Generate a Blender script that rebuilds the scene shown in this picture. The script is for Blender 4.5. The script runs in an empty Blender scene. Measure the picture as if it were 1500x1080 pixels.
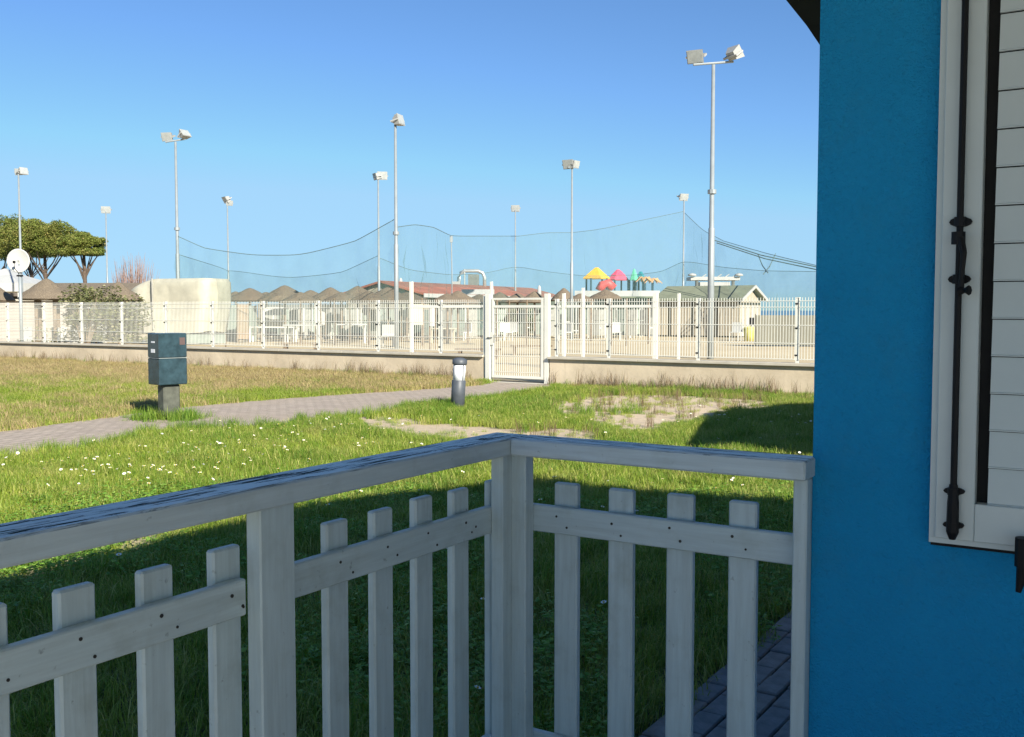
import bpy, math, random
import numpy as np
from mathutils import Vector, Matrix

random.seed(7)
rng = np.random.default_rng(7)
R = math.radians
SC = bpy.context.scene
COL = SC.collection

# ------------------------------------------------------------------ camera
F = 1500.0
PITCH = math.atan(85.0 / F)
EYE = 1.5
cam = bpy.data.cameras.new('camera')
cam.sensor_width = 36.0
cam.lens = 36.0
cam.clip_start = 0.05
cam.clip_end = 30000
camo = bpy.data.objects.new('camera', cam)
COL.objects.link(camo)
camo.location = (0, 0, EYE)
camo.rotation_euler = (math.pi / 2 - PITCH, 0, 0)
SC.camera = camo

# ------------------------------------------------------------------ world, sun, exposure
SUN_EL = R(28)
SUN_AZ = R(150)          # where the sun stands, clockwise from +Y
world = bpy.data.worlds.new('World')
SC.world = world
world.use_nodes = True
wn = world.node_tree.nodes
wl = world.node_tree.links
bg = wn['Background']
sky = wn.new('ShaderNodeTexSky')
sky.sky_type = 'NISHITA'
sky.sun_disc = False
sky.sun_elevation = SUN_EL
sky.sun_rotation = SUN_AZ
sky.altitude = 0
sky.air_density = 0.9
sky.dust_density = 0.2
sky.ozone_density = 3.0
tint = wn.new('ShaderNodeMix'); tint.data_type = 'RGBA'; tint.blend_type = 'MULTIPLY'
tint.inputs[0].default_value = 1.0; tint.inputs[7].default_value = (.80, 1.05, 1.30, 1)
dk = wn.new('ShaderNodeMix'); dk.data_type = 'RGBA'; dk.blend_type = 'DARKEN'; dk.inputs[0].default_value = .85
dk.inputs[7].default_value = (3.4, 5.9, 8.2, 1)
wl.new(sky.outputs[0], tint.inputs[6]); wl.new(tint.outputs[2], dk.inputs[6]); wl.new(dk.outputs[2], bg.inputs[0])
bg.inputs[1].default_value = 0.055
sun = bpy.data.lights.new('sun', 'SUN')
sun.energy = 4.7
sun.angle = R(0.5)
sun.color = (1.0, 0.94, 0.82)
suno = bpy.data.objects.new('sun', sun)
COL.objects.link(suno)
LD = Vector((-math.sin(SUN_AZ) * math.cos(SUN_EL), -math.cos(SUN_AZ) * math.cos(SUN_EL), -math.sin(SUN_EL)))
suno.rotation_euler = LD.to_track_quat('-Z', 'Y').to_euler()
suno.location = (10, -10, 20)
SC.view_settings.view_transform = 'Standard'
SC.view_settings.look = 'None'
SC.view_settings.gamma = 1.0
SC.view_settings.use_curve_mapping = False
SC.view_settings.exposure = 1.04

# ------------------------------------------------------------------ picture to place
cp, sp_ = math.cos(PITCH), math.sin(PITCH)
def ray(px, py):
    a, b = (px - 750) / F, (540 - py) / F
    return Vector((a, cp + b * sp_, b * cp - sp_))
def G(px, py):
    d = ray(px, py); k = -EYE / d.z
    return (d.x * k, d.y * k)
def AT(px, py, Y):
    d = ray(px, py); k = Y / d.y
    return Vector((d.x * k, Y, EYE + d.z * k))
U = Vector((0.533, 0.846, 0)).normalized()
V = Vector((0.846, -0.533, 0)).normalized()
RZ = math.atan2(V.y, V.x)
CORNER = Vector((0.641, 2.196, 0))
RAIL_V = -0.758
def uv(x, y):
    return ((x - CORNER.x) * V.x + (y - CORNER.y) * V.y, (x - CORNER.x) * U.x + (y - CORNER.y) * U.y)

# ------------------------------------------------------------------ materials
MATS = {}
def nmat(name):
    m = bpy.data.materials.new(name); m.use_nodes = True
    MATS[name] = m
    return m, m.node_tree.nodes, m.node_tree.links, m.node_tree.nodes['Principled BSDF']
def mixrgb(n, l, fac, a, b, mode='MIX'):
    x = n.new('ShaderNodeMix'); x.data_type = 'RGBA'; x.blend_type = mode
    def put(sock, v):
        if isinstance(v, (tuple, list)): sock.default_value = (*v, 1) if len(v) == 3 else v
        elif isinstance(v, (int, float)): sock.default_value = v
        else: l.new(v, sock)
    put(x.inputs[0], fac); put(x.inputs[6], a); put(x.inputs[7], b)
    return x.outputs[2]
def ramp(n, l, src, lo, hi, a=0.0, b=1.0):
    r = n.new('ShaderNodeMapRange'); r.inputs[1].default_value = lo; r.inputs[2].default_value = hi
    r.inputs[3].default_value = a; r.inputs[4].default_value = b
    l.new(src, r.inputs[0]); return r.outputs[0]
def noise(n, l, scale, detail=4, rough=.55, vec=None, dist=0.0):
    t = n.new('ShaderNodeTexNoise'); t.inputs['Scale'].default_value = scale
    t.inputs['Detail'].default_value = detail; t.inputs['Roughness'].default_value = rough
    t.inputs['Distortion'].default_value = dist
    if vec is not None: l.new(vec, t.inputs['Vector'])
    return t.outputs[0]
def coords(n, kind='Object', l=None, scale=None, rot=None):
    c = n.new('ShaderNodeTexCoord').outputs[kind]
    if scale is None and rot is None: return c
    m = n.new('ShaderNodeMapping')
    if scale: m.inputs['Scale'].default_value = scale
    if rot: m.inputs['Rotation'].default_value = rot
    l.new(c, m.inputs[0]); return m.outputs[0]
def bump(n, l, h, strength, dist, bsdf):
    b = n.new('ShaderNodeBump'); b.inputs['Strength'].default_value = strength
    b.inputs['Distance'].default_value = dist
    l.new(h, b.inputs['Height']); l.new(b.outputs[0], bsdf.inputs['Normal'])

def plain(name, col, rough=.6, metal=0.0, var=.12, scale=6.0, bmp=.15, bscale=60, spec=.5):
    m, n, l, b = nmat(name)
    c = coords(n)
    f = noise(n, l, scale, 5, .6, c)
    dark = tuple(x * (1 - var * 1.6) for x in col); light = tuple(min(1, x * (1 + var)) for x in col)
    l.new(mixrgb(n, l, ramp(n, l, f, .3, .7), dark, light), b.inputs['Base Color'])
    b.inputs['Roughness'].default_value = rough; b.inputs['Metallic'].default_value = metal
    b.inputs['Specular IOR Level'].default_value = spec
    if bmp: bump(n, l, noise(n, l, bscale, 3, .5, c), bmp, .004, b)
    return m

def shifted(n, l, scale):
    c = n.new('ShaderNodeTexCoord').outputs['Object']; oi = n.new('ShaderNodeObjectInfo')
    k = n.new('ShaderNodeVectorMath'); k.operation = 'SCALE'; k.inputs[0].default_value = (7.3, 5.1, 9.7); l.new(oi.outputs['Random'], k.inputs['Scale'])
    a = n.new('ShaderNodeVectorMath'); a.operation = 'ADD'; l.new(c, a.inputs[0]); l.new(k.outputs[0], a.inputs[1])
    m = n.new('ShaderNodeMapping'); m.inputs['Scale'].default_value = scale; l.new(a.outputs[0], m.inputs[0]); return m.outputs[0]
def painted_wood(name, col=(.52, .60, .60), axis=2, peel=False):
    m, n, l, b = nmat(name)
    s = [26, 26, 26]; s[axis] = 1.6
    gn = n.new('ShaderNodeNewGeometry'); sx = n.new('ShaderNodeSeparateXYZ'); l.new(gn.outputs['Normal'], sx.inputs[0]); topm = ramp(n, l, sx.outputs[2], .6, .8)
    c = shifted(n, l, tuple(s))
    grain = noise(n, l, 3, 6, .65, c)
    c2 = shifted(n, l, (1, 1, 1))
    blot = noise(n, l, 9, 5, .65, c2)
    spots = noise(n, l, 55, 3, .6, c2)
    sg = [14, 14, 14]; sg[axis] = .9
    run = noise(n, l, 2.2, 5, .7, shifted(n, l, tuple(sg)))
    base = mixrgb(n, l, ramp(n, l, grain, .25, .75), tuple(x * .82 for x in col), tuple(x * 1.06 for x in col))
    base = mixrgb(n, l, ramp(n, l, run, .50, .75, 0, .32), base, (.33, .35, .30))
    base = mixrgb(n, l, ramp(n, l, blot, .52, .78, 0, .4), base, (.25, .27, .22))
    base = mixrgb(n, l, ramp(n, l, spots, .68, .76, 0, .5), base, (.12, .13, .12))
    h = grain
    if peel:
        s2 = [70, 70, 70]; s2[axis] = 4.5
        pc = coords(n, 'Object', l, tuple(s2))
        pn = noise(n, l, 1.1, 7, .72, pc, 1.2)
        crack = ramp(n, l, pn, .53, .57)
        mm = n.new('ShaderNodeMath'); mm.operation = 'MULTIPLY'; l.new(crack, mm.inputs[0]); l.new(topm, mm.inputs[1])
        base = mixrgb(n, l, mm.outputs[0], base, (.03, .045, .04))
        l.new(ramp(n, l, mm.outputs[0], 0, 1, .5, .02), b.inputs['Specular IOR Level'])
        l.new(ramp(n, l, mm.outputs[0], 0, 1, .38, .95), b.inputs['Roughness'])
    l.new(base, b.inputs['Base Color'])
    if not peel: b.inputs['Roughness'].default_value = .5
    bump(n, l, h, .35, .003, b)
    return m
def mixrgb_f(n, l, a, e):
    x = n.new('ShaderNodeMath'); x.operation = 'SUBTRACT'; x.use_clamp = True
    y = n.new('ShaderNodeMath'); y.operation = 'MULTIPLY'; y.use_clamp = True
    l.new(e, y.inputs[0]); s = n.new('ShaderNodeMath'); s.operation = 'SUBTRACT'; s.inputs[0].default_value = 1.0
    l.new(a, s.inputs[1]); l.new(s.outputs[0], y.inputs[1]); return y.outputs[0]

wood_z = painted_wood('white painted wood upright', axis=2)
wood_y = painted_wood('white painted wood along u', axis=1)
wood_x = painted_wood('white painted wood along v', axis=0)
wood_top_y = painted_wood('peeling handrail along u', col=(.54, .61, .62), axis=1, peel=True)
wood_top_x = painted_wood('peeling handrail along v', col=(.54, .61, .62), axis=0, peel=True)

m, n, l, b = nmat('blue stucco')
c = coords(n)
big = noise(n, l, 1.3, 4, .6, c)
bc_ = mixrgb(n, l, ramp(n, l, big, .3, .7), (.009, .30, .60), (.016, .36, .70))
sm_ = noise(n, l, 9, 6, .7, c)
bc_ = mixrgb(n, l, ramp(n, l, sm_, .5, .75, 0, .35), bc_, (.035, .27, .46))
pit = noise(n, l, 85, 3, .6, c, .5)
bc_ = mixrgb(n, l, ramp(n, l, pit, .60, .74, 0, .22), bc_, (.006, .16, .33))
l.new(bc_, b.inputs['Base Color'])
b.inputs['Roughness'].default_value = .85
b.inputs['Specular IOR Level'].default_value = .25
h1 = noise(n, l, 70, 4, .65, c, .6); h2 = noise(n, l, 200, 3, .6, c)
ad = n.new('ShaderNodeMath'); ad.operation = 'ADD'; l.new(h1, ad.inputs[0]); l.new(h2, ad.inputs[1])
bump(n, l, ad.outputs[0], 1.0, .009, b)
blue_stucco = m

shutter_m = plain('white aluminium shutter', (.55, .60, .58), .35, var=.03, bmp=.03)
black_m = plain('black iron', (.005, .005, .006), .55, var=.2, bmp=.1, spec=.25)
dark_gap = plain('dark recess', (.01, .01, .01), .9, bmp=0)
screw_m = plain('rusty screw', (.03, .025, .02), .6)
roof_m = plain('dark roof timber', (.035, .028, .022), .8)
deck_m = plain('grey brown deck boards', (.26, .235, .20), .7)
bounce_slab = plain('pale bounce slab', (.66, .62, .54), .85)
concrete = plain('concrete coping', (.47, .43, .35), .85, var=.1, scale=3)
white_metal = plain('cream white metal', (.66, .65, .58), .4, var=.04, scale=2, bmp=.02)
white_paint = plain('white paint', (.47, .47, .44), .5, var=.06, scale=2, bmp=.05)
galv = plain('galvanised steel', (.27, .30, .31), .5, metal=.2, var=.08, scale=3, bmp=.03)
grey_fix = plain('grey lamp housing', (.36, .36, .34), .5, var=.05, bmp=0)
glass_m = plain('lamp glass', (.35, .37, .36), .15, bmp=0)
thatch_m, n, l, b = nmat('grey thatch')
c = coords(n, 'Object', l, (7, 7, 1.2))
f = noise(n, l, 6, 6, .7, c)
l.new(mixrgb(n, l, ramp(n, l, f, .3, .7), (.075, .058, .04), (.27, .215, .15)), b.inputs['Base Color'])
b.inputs['Roughness'].default_value = .95
bump(n, l, f, .8, .04, b)
post_wood = plain('weathered wood', (.20, .15, .10), .85, var=.3, scale=9)
bark_m = plain('pine bark', (.11, .08, .06), .95, var=.3, scale=5, bmp=.6, bscale=12)
tarp_m = plain('cream tarpaulin', (.44, .42, .33), .6, var=.10, scale=2.5, bmp=.9, bscale=2.5)
tarp_seam = plain('grey tarpaulin seam', (.30, .29, .25), .7)
red_roof = plain('red roof sheet', (.36, .13, .085), .8, var=.18, scale=.9)
green_roof = plain('grey green roof felt', (.20, .22, .15), .9, var=.1, scale=2)
duct_m = plain('steel duct', (.60, .62, .58), .3, metal=.6, var=.08)
teal_box = plain('dark grey green plastic', (.030, .058, .072), .22, var=.25, scale=9, bmp=.05, bscale=8)
seam_m = plain('pale seam', (.30, .34, .34), .5, bmp=0)
stick_w = plain('white sticker', (.75, .76, .78), .5, bmp=0)
reflect_r = plain('painted red reflection', (.10, .065, .06), .6, bmp=0)  # faint reddish reflection on the box, put in as colour
dull_post = plain('dusty grey post', (.085, .09, .07), .8, var=.25, scale=10)
boll_m = plain('dark grey bollard', (.075, .085, .10), .5, var=.15)
boll_w = plain('white bollard lens', (.82, .83, .86), .35, bmp=0, var=.03)
yellow_m = plain('yellow plastic', (.80, .48, .05), .5, bmp=0)
pink_m = plain('pink plastic', (.78, .10, .18), .5, bmp=0)
redp_m = plain('red plastic', (.62, .07, .07), .5, bmp=0)
green_m = plain('green plastic', (.12, .50, .30), .5, bmp=0)
teal_m = plain('teal plastic', (.03, .25, .28), .5, bmp=0)
orange_m = plain('orange plastic', (.62, .36, .16), .5, bmp=0)
navy_m = plain('dark blue post paint', (.03, .07, .10), .5, bmp=0)
yel_bin = plain('yellow bin plastic', (.55, .52, .16), .5, bmp=0)
canvas_a = plain('beige canvas', (.32, .24, .16), .9, var=.15, scale=3)
canvas_b = plain('pale green canvas', (.24, .28, .24), .9, var=.15, scale=3)
canvas_c = plain('grey boards', (.17, .175, .16), .9, var=.2, scale=3)
canvas_d = plain('sand coloured boards', (.42, .37, .28), .9, var=.15, scale=3)
shade_m = plain('dark boards and painted shade', (.05, .052, .04), .9, var=.2, scale=2)  # near-black stands in for shade under umbrellas and inside buildings
reed_m, n, l, b = nmat('reed matting')
c = coords(n, 'Object', l, (14, 14, .6))
f = noise(n, l, 4, 5, .7, c)
l.new(mixrgb(n, l, ramp(n, l, f, .3, .7), (.11, .11, .09), (.22, .21, .16)), b.inputs['Base Color'])
b.inputs['Roughness'].default_value = .95
rope_m = plain('dark green rope', (.11, .17, .17), .8, bmp=0)

m, n, l, b = nmat('low wall render')
c = coords(n)
f1 = noise(n, l, .9, 5, .65, c); f2 = noise(n, l, 6, 5, .7, c)
base = mixrgb(n, l, ramp(n, l, f1, .35, .68), (.46, .38, .27), (.62, .52, .38))
base = mixrgb(n, l, ramp(n, l, f2, .55, .8, 0, .4), base, (.34, .28, .20))
st = coords(n, 'Object', l, (5, 5, .5))
f3 = noise(n, l, 2, 4, .6, st)
base = mixrgb(n, l, ramp(n, l, f3, .58, .75, 0, .35), base, (.36, .30, .22))
l.new(base, b.inputs['Base Color']); b.inputs['Roughness'].default_value = .92
bump(n, l, f2, .4, .02, b)
lowwall_m = m

def leaf_mat(name, c1, c2, c3, tr=.35, nscale=.35):
    m = bpy.data.materials.new(name); m.use_nodes = True
    n = m.node_tree.nodes; l = m.node_tree.links
    n.remove(n['Principled BSDF']); out = n['Material Output']
    geo = n.new('ShaderNodeNewGeometry')
    p = noise(n, l, nscale, 4, .6, geo.outputs['Position'])
    info = n.new('ShaderNodeObjectInfo')
    at = n.new('ShaderNodeAttribute'); at.attribute_name = 'shade'
    base = mixrgb(n, l, ramp(n, l, p, .35, .65), c1, c2)
    base = mixrgb(n, l, ramp(n, l, info.outputs['Random'], 0, 1, 0, .35), base, c2)
    pq = noise(n, l, nscale * 4.5, 5, .65, geo.outputs['Position'])
    base = mixrgb(n, l, ramp(n, l, pq, .52, .72, 0, .55), base, c3)
    pr = noise(n, l, nscale * 2.3, 4, .6, geo.outputs['Position'], .4)
    base = mixrgb(n, l, ramp(n, l, pr, .55, .75, 0, .45), base, tuple(v * .62 for v in c1))
    base = mixrgb(n, l, ramp(n, l, at.outputs['Fac'], .62, 1, 0, .85), base, c3)
    val = ramp(n, l, at.outputs['Fac'], 0, 1, .75, 1.2)
    hsv = n.new('ShaderNodeHueSaturation'); l.new(base, hsv.inputs['Color']); l.new(val, hsv.inputs['Value'])
    d = n.new('ShaderNodeBsdfPrincipled'); d.inputs['Roughness'].default_value = .55
    d.inputs['Specular IOR Level'].default_value = .3
    t = n.new('ShaderNodeBsdfTranslucent'); mx = n.new('ShaderNodeMixShader'); mx.inputs[0].default_value = tr
    l.new(hsv.outputs[0], d.inputs['Base Color']); l.new(hsv.outputs[0], t.inputs['Color'])
    l.new(d.outputs[0], mx.inputs[1]); l.new(t.outputs[0], mx.inputs[2]); l.new(mx.outputs[0], out.inputs[0])
    return m
grass_m = leaf_mat('lawn grass blades', (.18, .32, .030), (.34, .42, .05), (.50, .44, .16))
lush_m = leaf_mat('lush grass blades', (.10, .23, .018), (.19, .31, .028), (.32, .34, .08))
dry_m = leaf_mat('dry grass blades', (.42, .32, .15), (.50, .38, .20), (.30, .31, .08), .25)
weed_m = leaf_mat('brown weed stems', (.16, .10, .06), (.22, .15, .09), (.12, .13, .04), .15)
clover_m = leaf_mat('broad lawn weeds', (.13, .31, .035), (.20, .38, .05), (.28, .38, .08), .35)
pine_m = leaf_mat('pine needles', (.17, .24, .05), (.29, .32, .075), (.38, .30, .11), .35, .15)
bush_m = leaf_mat('olive bush leaves', (.10, .12, .04), (.17, .18, .07), (.30, .27, .15), .2, .8)
twig_m = plain('reddish bare twigs', (.27, .17, .13), .9, var=.2)
petal_m = plain('white daisy petals', (.85, .86, .84), .6, bmp=0, var=.02)
core_m = plain('yellow daisy centre', (.75, .50, .04), .6, bmp=0)

m, n, l, b = nmat('lawn earth')
at = n.new('ShaderNodeAttribute'); at.attribute_name = 'zone'
sep = n.new('ShaderNodeSeparateColor'); l.new(at.outputs['Color'], sep.inputs[0])
geo = n.new('ShaderNodeNewGeometry').outputs['Position']
f1 = noise(n, l, .7, 5, .6, geo); f2 = noise(n, l, 14, 5, .7, geo); f3 = noise(n, l, 60, 3, .7, geo)
turf = mixrgb(n, l, ramp(n, l, f1, .35, .65), (.045, .075, .016), (.10, .11, .035))
turf = mixrgb(n, l, ramp(n, l, f2, .4, .7, 0, .6), turf, (.09, .075, .04))
sand = mixrgb(n, l, ramp(n, l, f2, .3, .7), (.48, .38, .25), (.62, .50, .35))
sand = mixrgb(n, l, ramp(n, l, f3, .55, .75, 0, .5), sand, (.28, .22, .13))
dry = mixrgb(n, l, ramp(n, l, f2, .3, .7), (.17, .13, .06), (.30, .23, .12))
base = mixrgb(n, l, sep.outputs[2], turf, dry)
base = mixrgb(n, l, sep.outputs[0], base, sand)
l.new(base, b.inputs['Base Color']); b.inputs['Roughness'].default_value = .97
bump(n, l, f2, .6, .03, b)
earth_m = m

m, n, l, b = nmat('beach sand')
geo = n.new('ShaderNodeNewGeometry').outputs['Position']
f1 = noise(n, l, .12, 5, .6, geo); f2 = noise(n, l, 2.5, 5, .7, geo)
base = mixrgb(n, l, ramp(n, l, f1, .35, .65), (.46, .37, .22), (.58, .48, .30))
base = mixrgb(n, l, ramp(n, l, f2, .5, .75, 0, .45), base, (.36, .29, .18))
l.new(base, b.inputs['Base Color']); b.inputs['Roughness'].default_value = .97
bump(n, l, f2, .6, .06, b)
sand_m = m

m, n, l, b = nmat('sea water')
geo = n.new('ShaderNodeNewGeometry').outputs['Position']
b.inputs['Base Color'].default_value = (.02, .09, .14, 1); b.inputs['Roughness'].default_value = .25
bump(n, l, noise(n, l, .25, 4, .6, geo), .6, .5, b)
sea_m = m

m, n, l, b = nmat('grey block paving')
mp = n.new('ShaderNodeMapping'); mp.inputs['Rotation'].default_value = (0, 0, -RZ)
geo = n.new('ShaderNodeNewGeometry').outputs['Position']; l.new(geo, mp.inputs[0])
bt = n.new('ShaderNodeTexBrick'); l.new(mp.outputs[0], bt.inputs['Vector'])
bt.inputs['Scale'].default_value = 1.0; bt.inputs['Brick Width'].default_value = .2; bt.inputs['Row Height'].default_value = .1
bt.inputs['Mortar Size'].default_value = .008; bt.inputs['Mortar Smooth'].default_value = .3
bt.inputs['Color1'].default_value = (.38, .31, .25, 1); bt.inputs['Color2'].default_value = (.47, .39, .31, 1)
bt.inputs['Mortar'].default_value = (.16, .14, .10, 1)
f1 = noise(n, l, .8, 5, .6, geo); f2 = noise(n, l, 25, 4, .7, geo)
base = mixrgb(n, l, ramp(n, l, f1, .4, .7, 0, .5), bt.outputs[0], (.40, .32, .23))
base = mixrgb(n, l, ramp(n, l, f2, .4, .7, 0, .35), base, (.24, .20, .17))
l.new(base, b.inputs['Base Color']); b.inputs['Roughness'].default_value = .9
bump(n, l, bt.outputs['Fac'], -.5, .01, b)
paving_m = m
pavers_m = [plain('paver stone ' + s, c, .85, var=.2, scale=14, bmp=.5, bscale=90) for s, c in
            (('warm grey', (.27, .235, .205)), ('cool grey', (.23, .215, .20)), ('brown grey', (.30, .25, .21)))]

m = bpy.data.materials.new('green sports net'); m.use_nodes = True
n = m.node_tree.nodes; l = m.node_tree.links
n.remove(n['Principled BSDF'])
d = n.new('ShaderNodeBsdfDiffuse'); d.inputs[0].default_value = (.22, .38, .33, 1)
tl = n.new('ShaderNodeBsdfTranslucent'); tl.inputs[0].default_value = (.22, .38, .33, 1)
ms = n.new('ShaderNodeMixShader'); l.new(d.outputs[0], ms.inputs[1]); l.new(tl.outputs[0], ms.inputs[2])
tr = n.new('ShaderNodeBsdfTransparent'); mx = n.new('ShaderNodeMixShader')
geo = n.new('ShaderNodeNewGeometry').outputs['Position']
fn = noise(n, l, .8, 3, .6, geo)
l.new(ramp(n, l, fn, .3, .7, .10, .20), mx.inputs[0]); l.new(tr.outputs[0], mx.inputs[1]); l.new(ms.outputs[0], mx.inputs[2])
l.new(mx.outputs[0], n['Material Output'].inputs[0])
net_m = m

# ------------------------------------------------------------------ mesh building
class MB:
    def __init__(s): s.v = []; s.f = []; s.sh = []
    def add(s, vs, fs):
        o = len(s.v); s.v += [tuple(v) for v in vs]; s.f += [tuple(i + o for i in f) for f in fs]; return s
    def box(s, x0, x1, y0, y1, z0, z1, M=None, ch=0.0):
        if ch > 0:
            c = ch
            vs = []; 
            for z, k in ((z0, c), (z0 + c, 0), (z1 - c, 0), (z1, c)):
                vs += [(x0 + k + (c if not k else 0), y0 + k, z), (x1 - k - (c if not k else 0), y0 + k, z),
                       (x1 - k, y0 + k + (c if not k else 0), z), (x1 - k, y1 - k - (c if not k else 0), z),
                       (x1 - k - (c if not k else 0), y1 - k, z), (x0 + k + (c if not k else 0), y1 - k, z),
                       (x0 + k, y1 - k - (c if not k else 0), z), (x0 + k, y0 + k + (c if not k else 0), z)]
            if M is not None: vs = [M @ Vector(v) for v in vs]
            fs = [tuple(range(7, -1, -1)), tuple(range(24, 32))]
            for r in range(3):
                for i in range(8):
                    a = r * 8 + i; b_ = r * 8 + (i + 1) % 8
                    fs.append((a, b_, b_ + 8, a + 8))
            return s.add(vs, fs)
        vs = [(x0, y0, z0), (x1, y0, z0), (x1, y1, z0), (x0, y1, z0), (x0, y0, z1), (x1, y0, z1), (x1, y1, z1), (x0, y1, z1)]
        if M is not None: vs = [M @ Vector(v) for v in vs]
        return s.add(vs, [(3, 2, 1, 0), (4, 5, 6, 7), (0, 1, 5, 4), (1, 2, 6, 5), (2, 3, 7, 6), (3, 0, 4, 7)])
    def tube(s, pts, r, k=8, caps=True):
        pts = [Vector(p) for p in pts]; rs = r if isinstance(r, (list, tuple)) else [r] * len(pts)
        rings = []
        for i, p in enumerate(pts):
            d = (pts[min(i + 1, len(pts) - 1)] - pts[max(i - 1, 0)]).normalized()
            a = d.cross(Vector((0, 0, 1)) if abs(d.z) < .9 else Vector((1, 0, 0))).normalized(); b2 = d.cross(a)
            rings += [p + (a * math.cos(t) + b2 * math.sin(t)) * rs[i] for t in [2 * math.pi * j / k for j in range(k)]]
        fs = []
        for i in range(len(pts) - 1):
            for j in range(k):
                fs.append((i * k + j, i * k + (j + 1) % k, (i + 1) * k + (j + 1) % k, (i + 1) * k + j))
        if caps: fs += [tuple(range(k - 1, -1, -1)), tuple((len(pts) - 1) * k + j for j in range(k))]
        return s.add(rings, fs)
    def lathe(s, prof, k=16, c=(0, 0, 0), jit=0.0):
        vs = []
        for r, z in prof:
            for j in range(k):
                t = 2 * math.pi * j / k; rr = r * (1 + random.uniform(-jit, jit))
                vs.append((c[0] + rr * math.cos(t), c[1] + rr * math.sin(t), c[2] + z))
        fs = []
        for i in range(len(prof) - 1):
            for j in range(k):
                fs.append((i * k + j, i * k + (j + 1) % k, (i + 1) * k + (j + 1) % k, (i + 1) * k + j))
        fs += [tuple(range(k - 1, -1, -1)), tuple((len(prof) - 1) * k + j for j in range(k))]
        return s.add(vs, fs)
    def prism(s, poly, y0, y1, axis='x'):
        # poly: list of (a, z) ; extruded along the other horizontal axis
        vs = []
        for w in (y0, y1):
            for a, z in poly: vs.append((w, a, z) if axis == 'x' else (a, w, z))
        k = len(poly)
        return s.add(vs, [tuple(range(k)), tuple(range(2 * k - 1, k - 1, -1))] + [(i, (i + 1) % k, (i + 1) % k + k, i + k) for i in range(k)])
    def build(s, name, mat, parent=None, smooth=False):
        me = bpy.data.meshes.new(name); me.from_pydata(s.v, [], s.f); me.validate(); 
        bmfix(me)
        me.materials.append(mat)
        if s.sh:
            a = me.attributes.new('shade', 'FLOAT', 'POINT'); a.data.foreach_set('value', s.sh)
        o = bpy.data.objects.new(name, me); COL.objects.link(o)
        if parent is not None: o.parent = parent
        if smooth:
            me.polygons.foreach_set('use_smooth', [True] * len(me.polygons))
        return o
import bmesh
def bmfix(me):
    if len(me.polygons) > 20000: return
    bm = bmesh.new(); bm.from_mesh(me); bmesh.ops.recalc_face_normals(bm, faces=bm.faces); bm.to_mesh(me); bm.free()
def thing(name, label, cat, loc=(0, 0, 0), rz=0.0, group=None):
    o = bpy.data.objects.new(name, None); o.empty_display_size = .2
    COL.objects.link(o); o.location = loc; o.rotation_euler = (0, 0, rz)
    o['label'] = label; o['category'] = cat
    if group: o['group'] = group
    return o
def tag(o, label, cat, group=None):
    o['label'] = label; o['category'] = cat
    if group: o['group'] = group
    return o
def part_of(mesh_ob, parent, loc=(0, 0, 0), name=None):
    o = bpy.data.objects.new(name or mesh_ob.name.split('.')[0], mesh_ob.data); COL.objects.link(o)
    o.parent = parent; o.location = loc; return o

# ------------------------------------------------------------------ numpy helpers
_perm = rng.random((256, 256))
def vnoise(x, y, s):
    x = np.asarray(x) * s + 1000; y = np.asarray(y) * s + 1000
    xi = np.floor(x).astype(int); yi = np.floor(y).astype(int); fx = x - xi; fy = y - yi
    fx = fx * fx * (3 - 2 * fx); fy = fy * fy * (3 - 2 * fy)
    g = lambda a, b: _perm[a % 256, b % 256]
    return (g(xi, yi) * (1 - fx) + g(xi + 1, yi) * fx) * (1 - fy) + (g(xi, yi + 1) * (1 - fx) + g(xi + 1, yi + 1) * fx) * fy
def fbm(x, y, s): return (vnoise(x, y, s) + .5 * vnoise(x, y, 2.1 * s) + .25 * vnoise(x, y, 4.3 * s)) / 1.75
def inpoly(x, y, poly):
    x = np.asarray(x); y = np.asarray(y); c = np.zeros(x.shape, bool)
    for (x1, y1), (x2, y2) in zip(poly, poly[1:] + poly[:1]):
        hit = ((y1 > y) != (y2 > y)) & (x < (x2 - x1) * (y - y1) / (y2 - y1 + 1e-12) + x1)
        c ^= hit
    return c
FENCE0 = Vector((-.5, 21.5, 0))
def fence_u(x, y): return (np.asarray(x) - FENCE0.x) * U.x + (np.asarray(y) - FENCE0.y) * U.y

PATH = [G(*p) for p in ((-160, 652), (0, 634), (170, 611), (265, 598), (400, 586), (500, 579), (640, 570), (702, 565), (722, 561), (800, 561), (812, 569), (760, 579), (660, 592), (540, 608), (400, 624), (300, 627), (222, 632), (170, 650), (0, 670), (-160, 695))]
SANDP = [G(*p) for p in ((800, 592), (850, 580), (930, 577), (1040, 579), (1130, 589), (1130, 596), (1060, 602), (1000, 614), (940, 622), (880, 618), (830, 606))]
STRIP = [G(*p) for p in ((515, 609), (570, 609), (640, 617), (740, 626), (880, 630), (880, 643), (740, 645), (640, 638), (550, 627))]
BARE = [G(*p) for p in ((-20, 832), (120, 790), (270, 764), (350, 760), (300, 778), (180, 800), (60, 828), (-20, 850))]
MEADOW = [G(*p) for p in ((-160, 650), (0, 633), (170, 614), (265, 601), (400, 588), (500, 580), (640, 570), (702, 565))] + [(-.9, 21.6), (-14, 29.9), (-24, 36), (-30, 20)]
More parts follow.
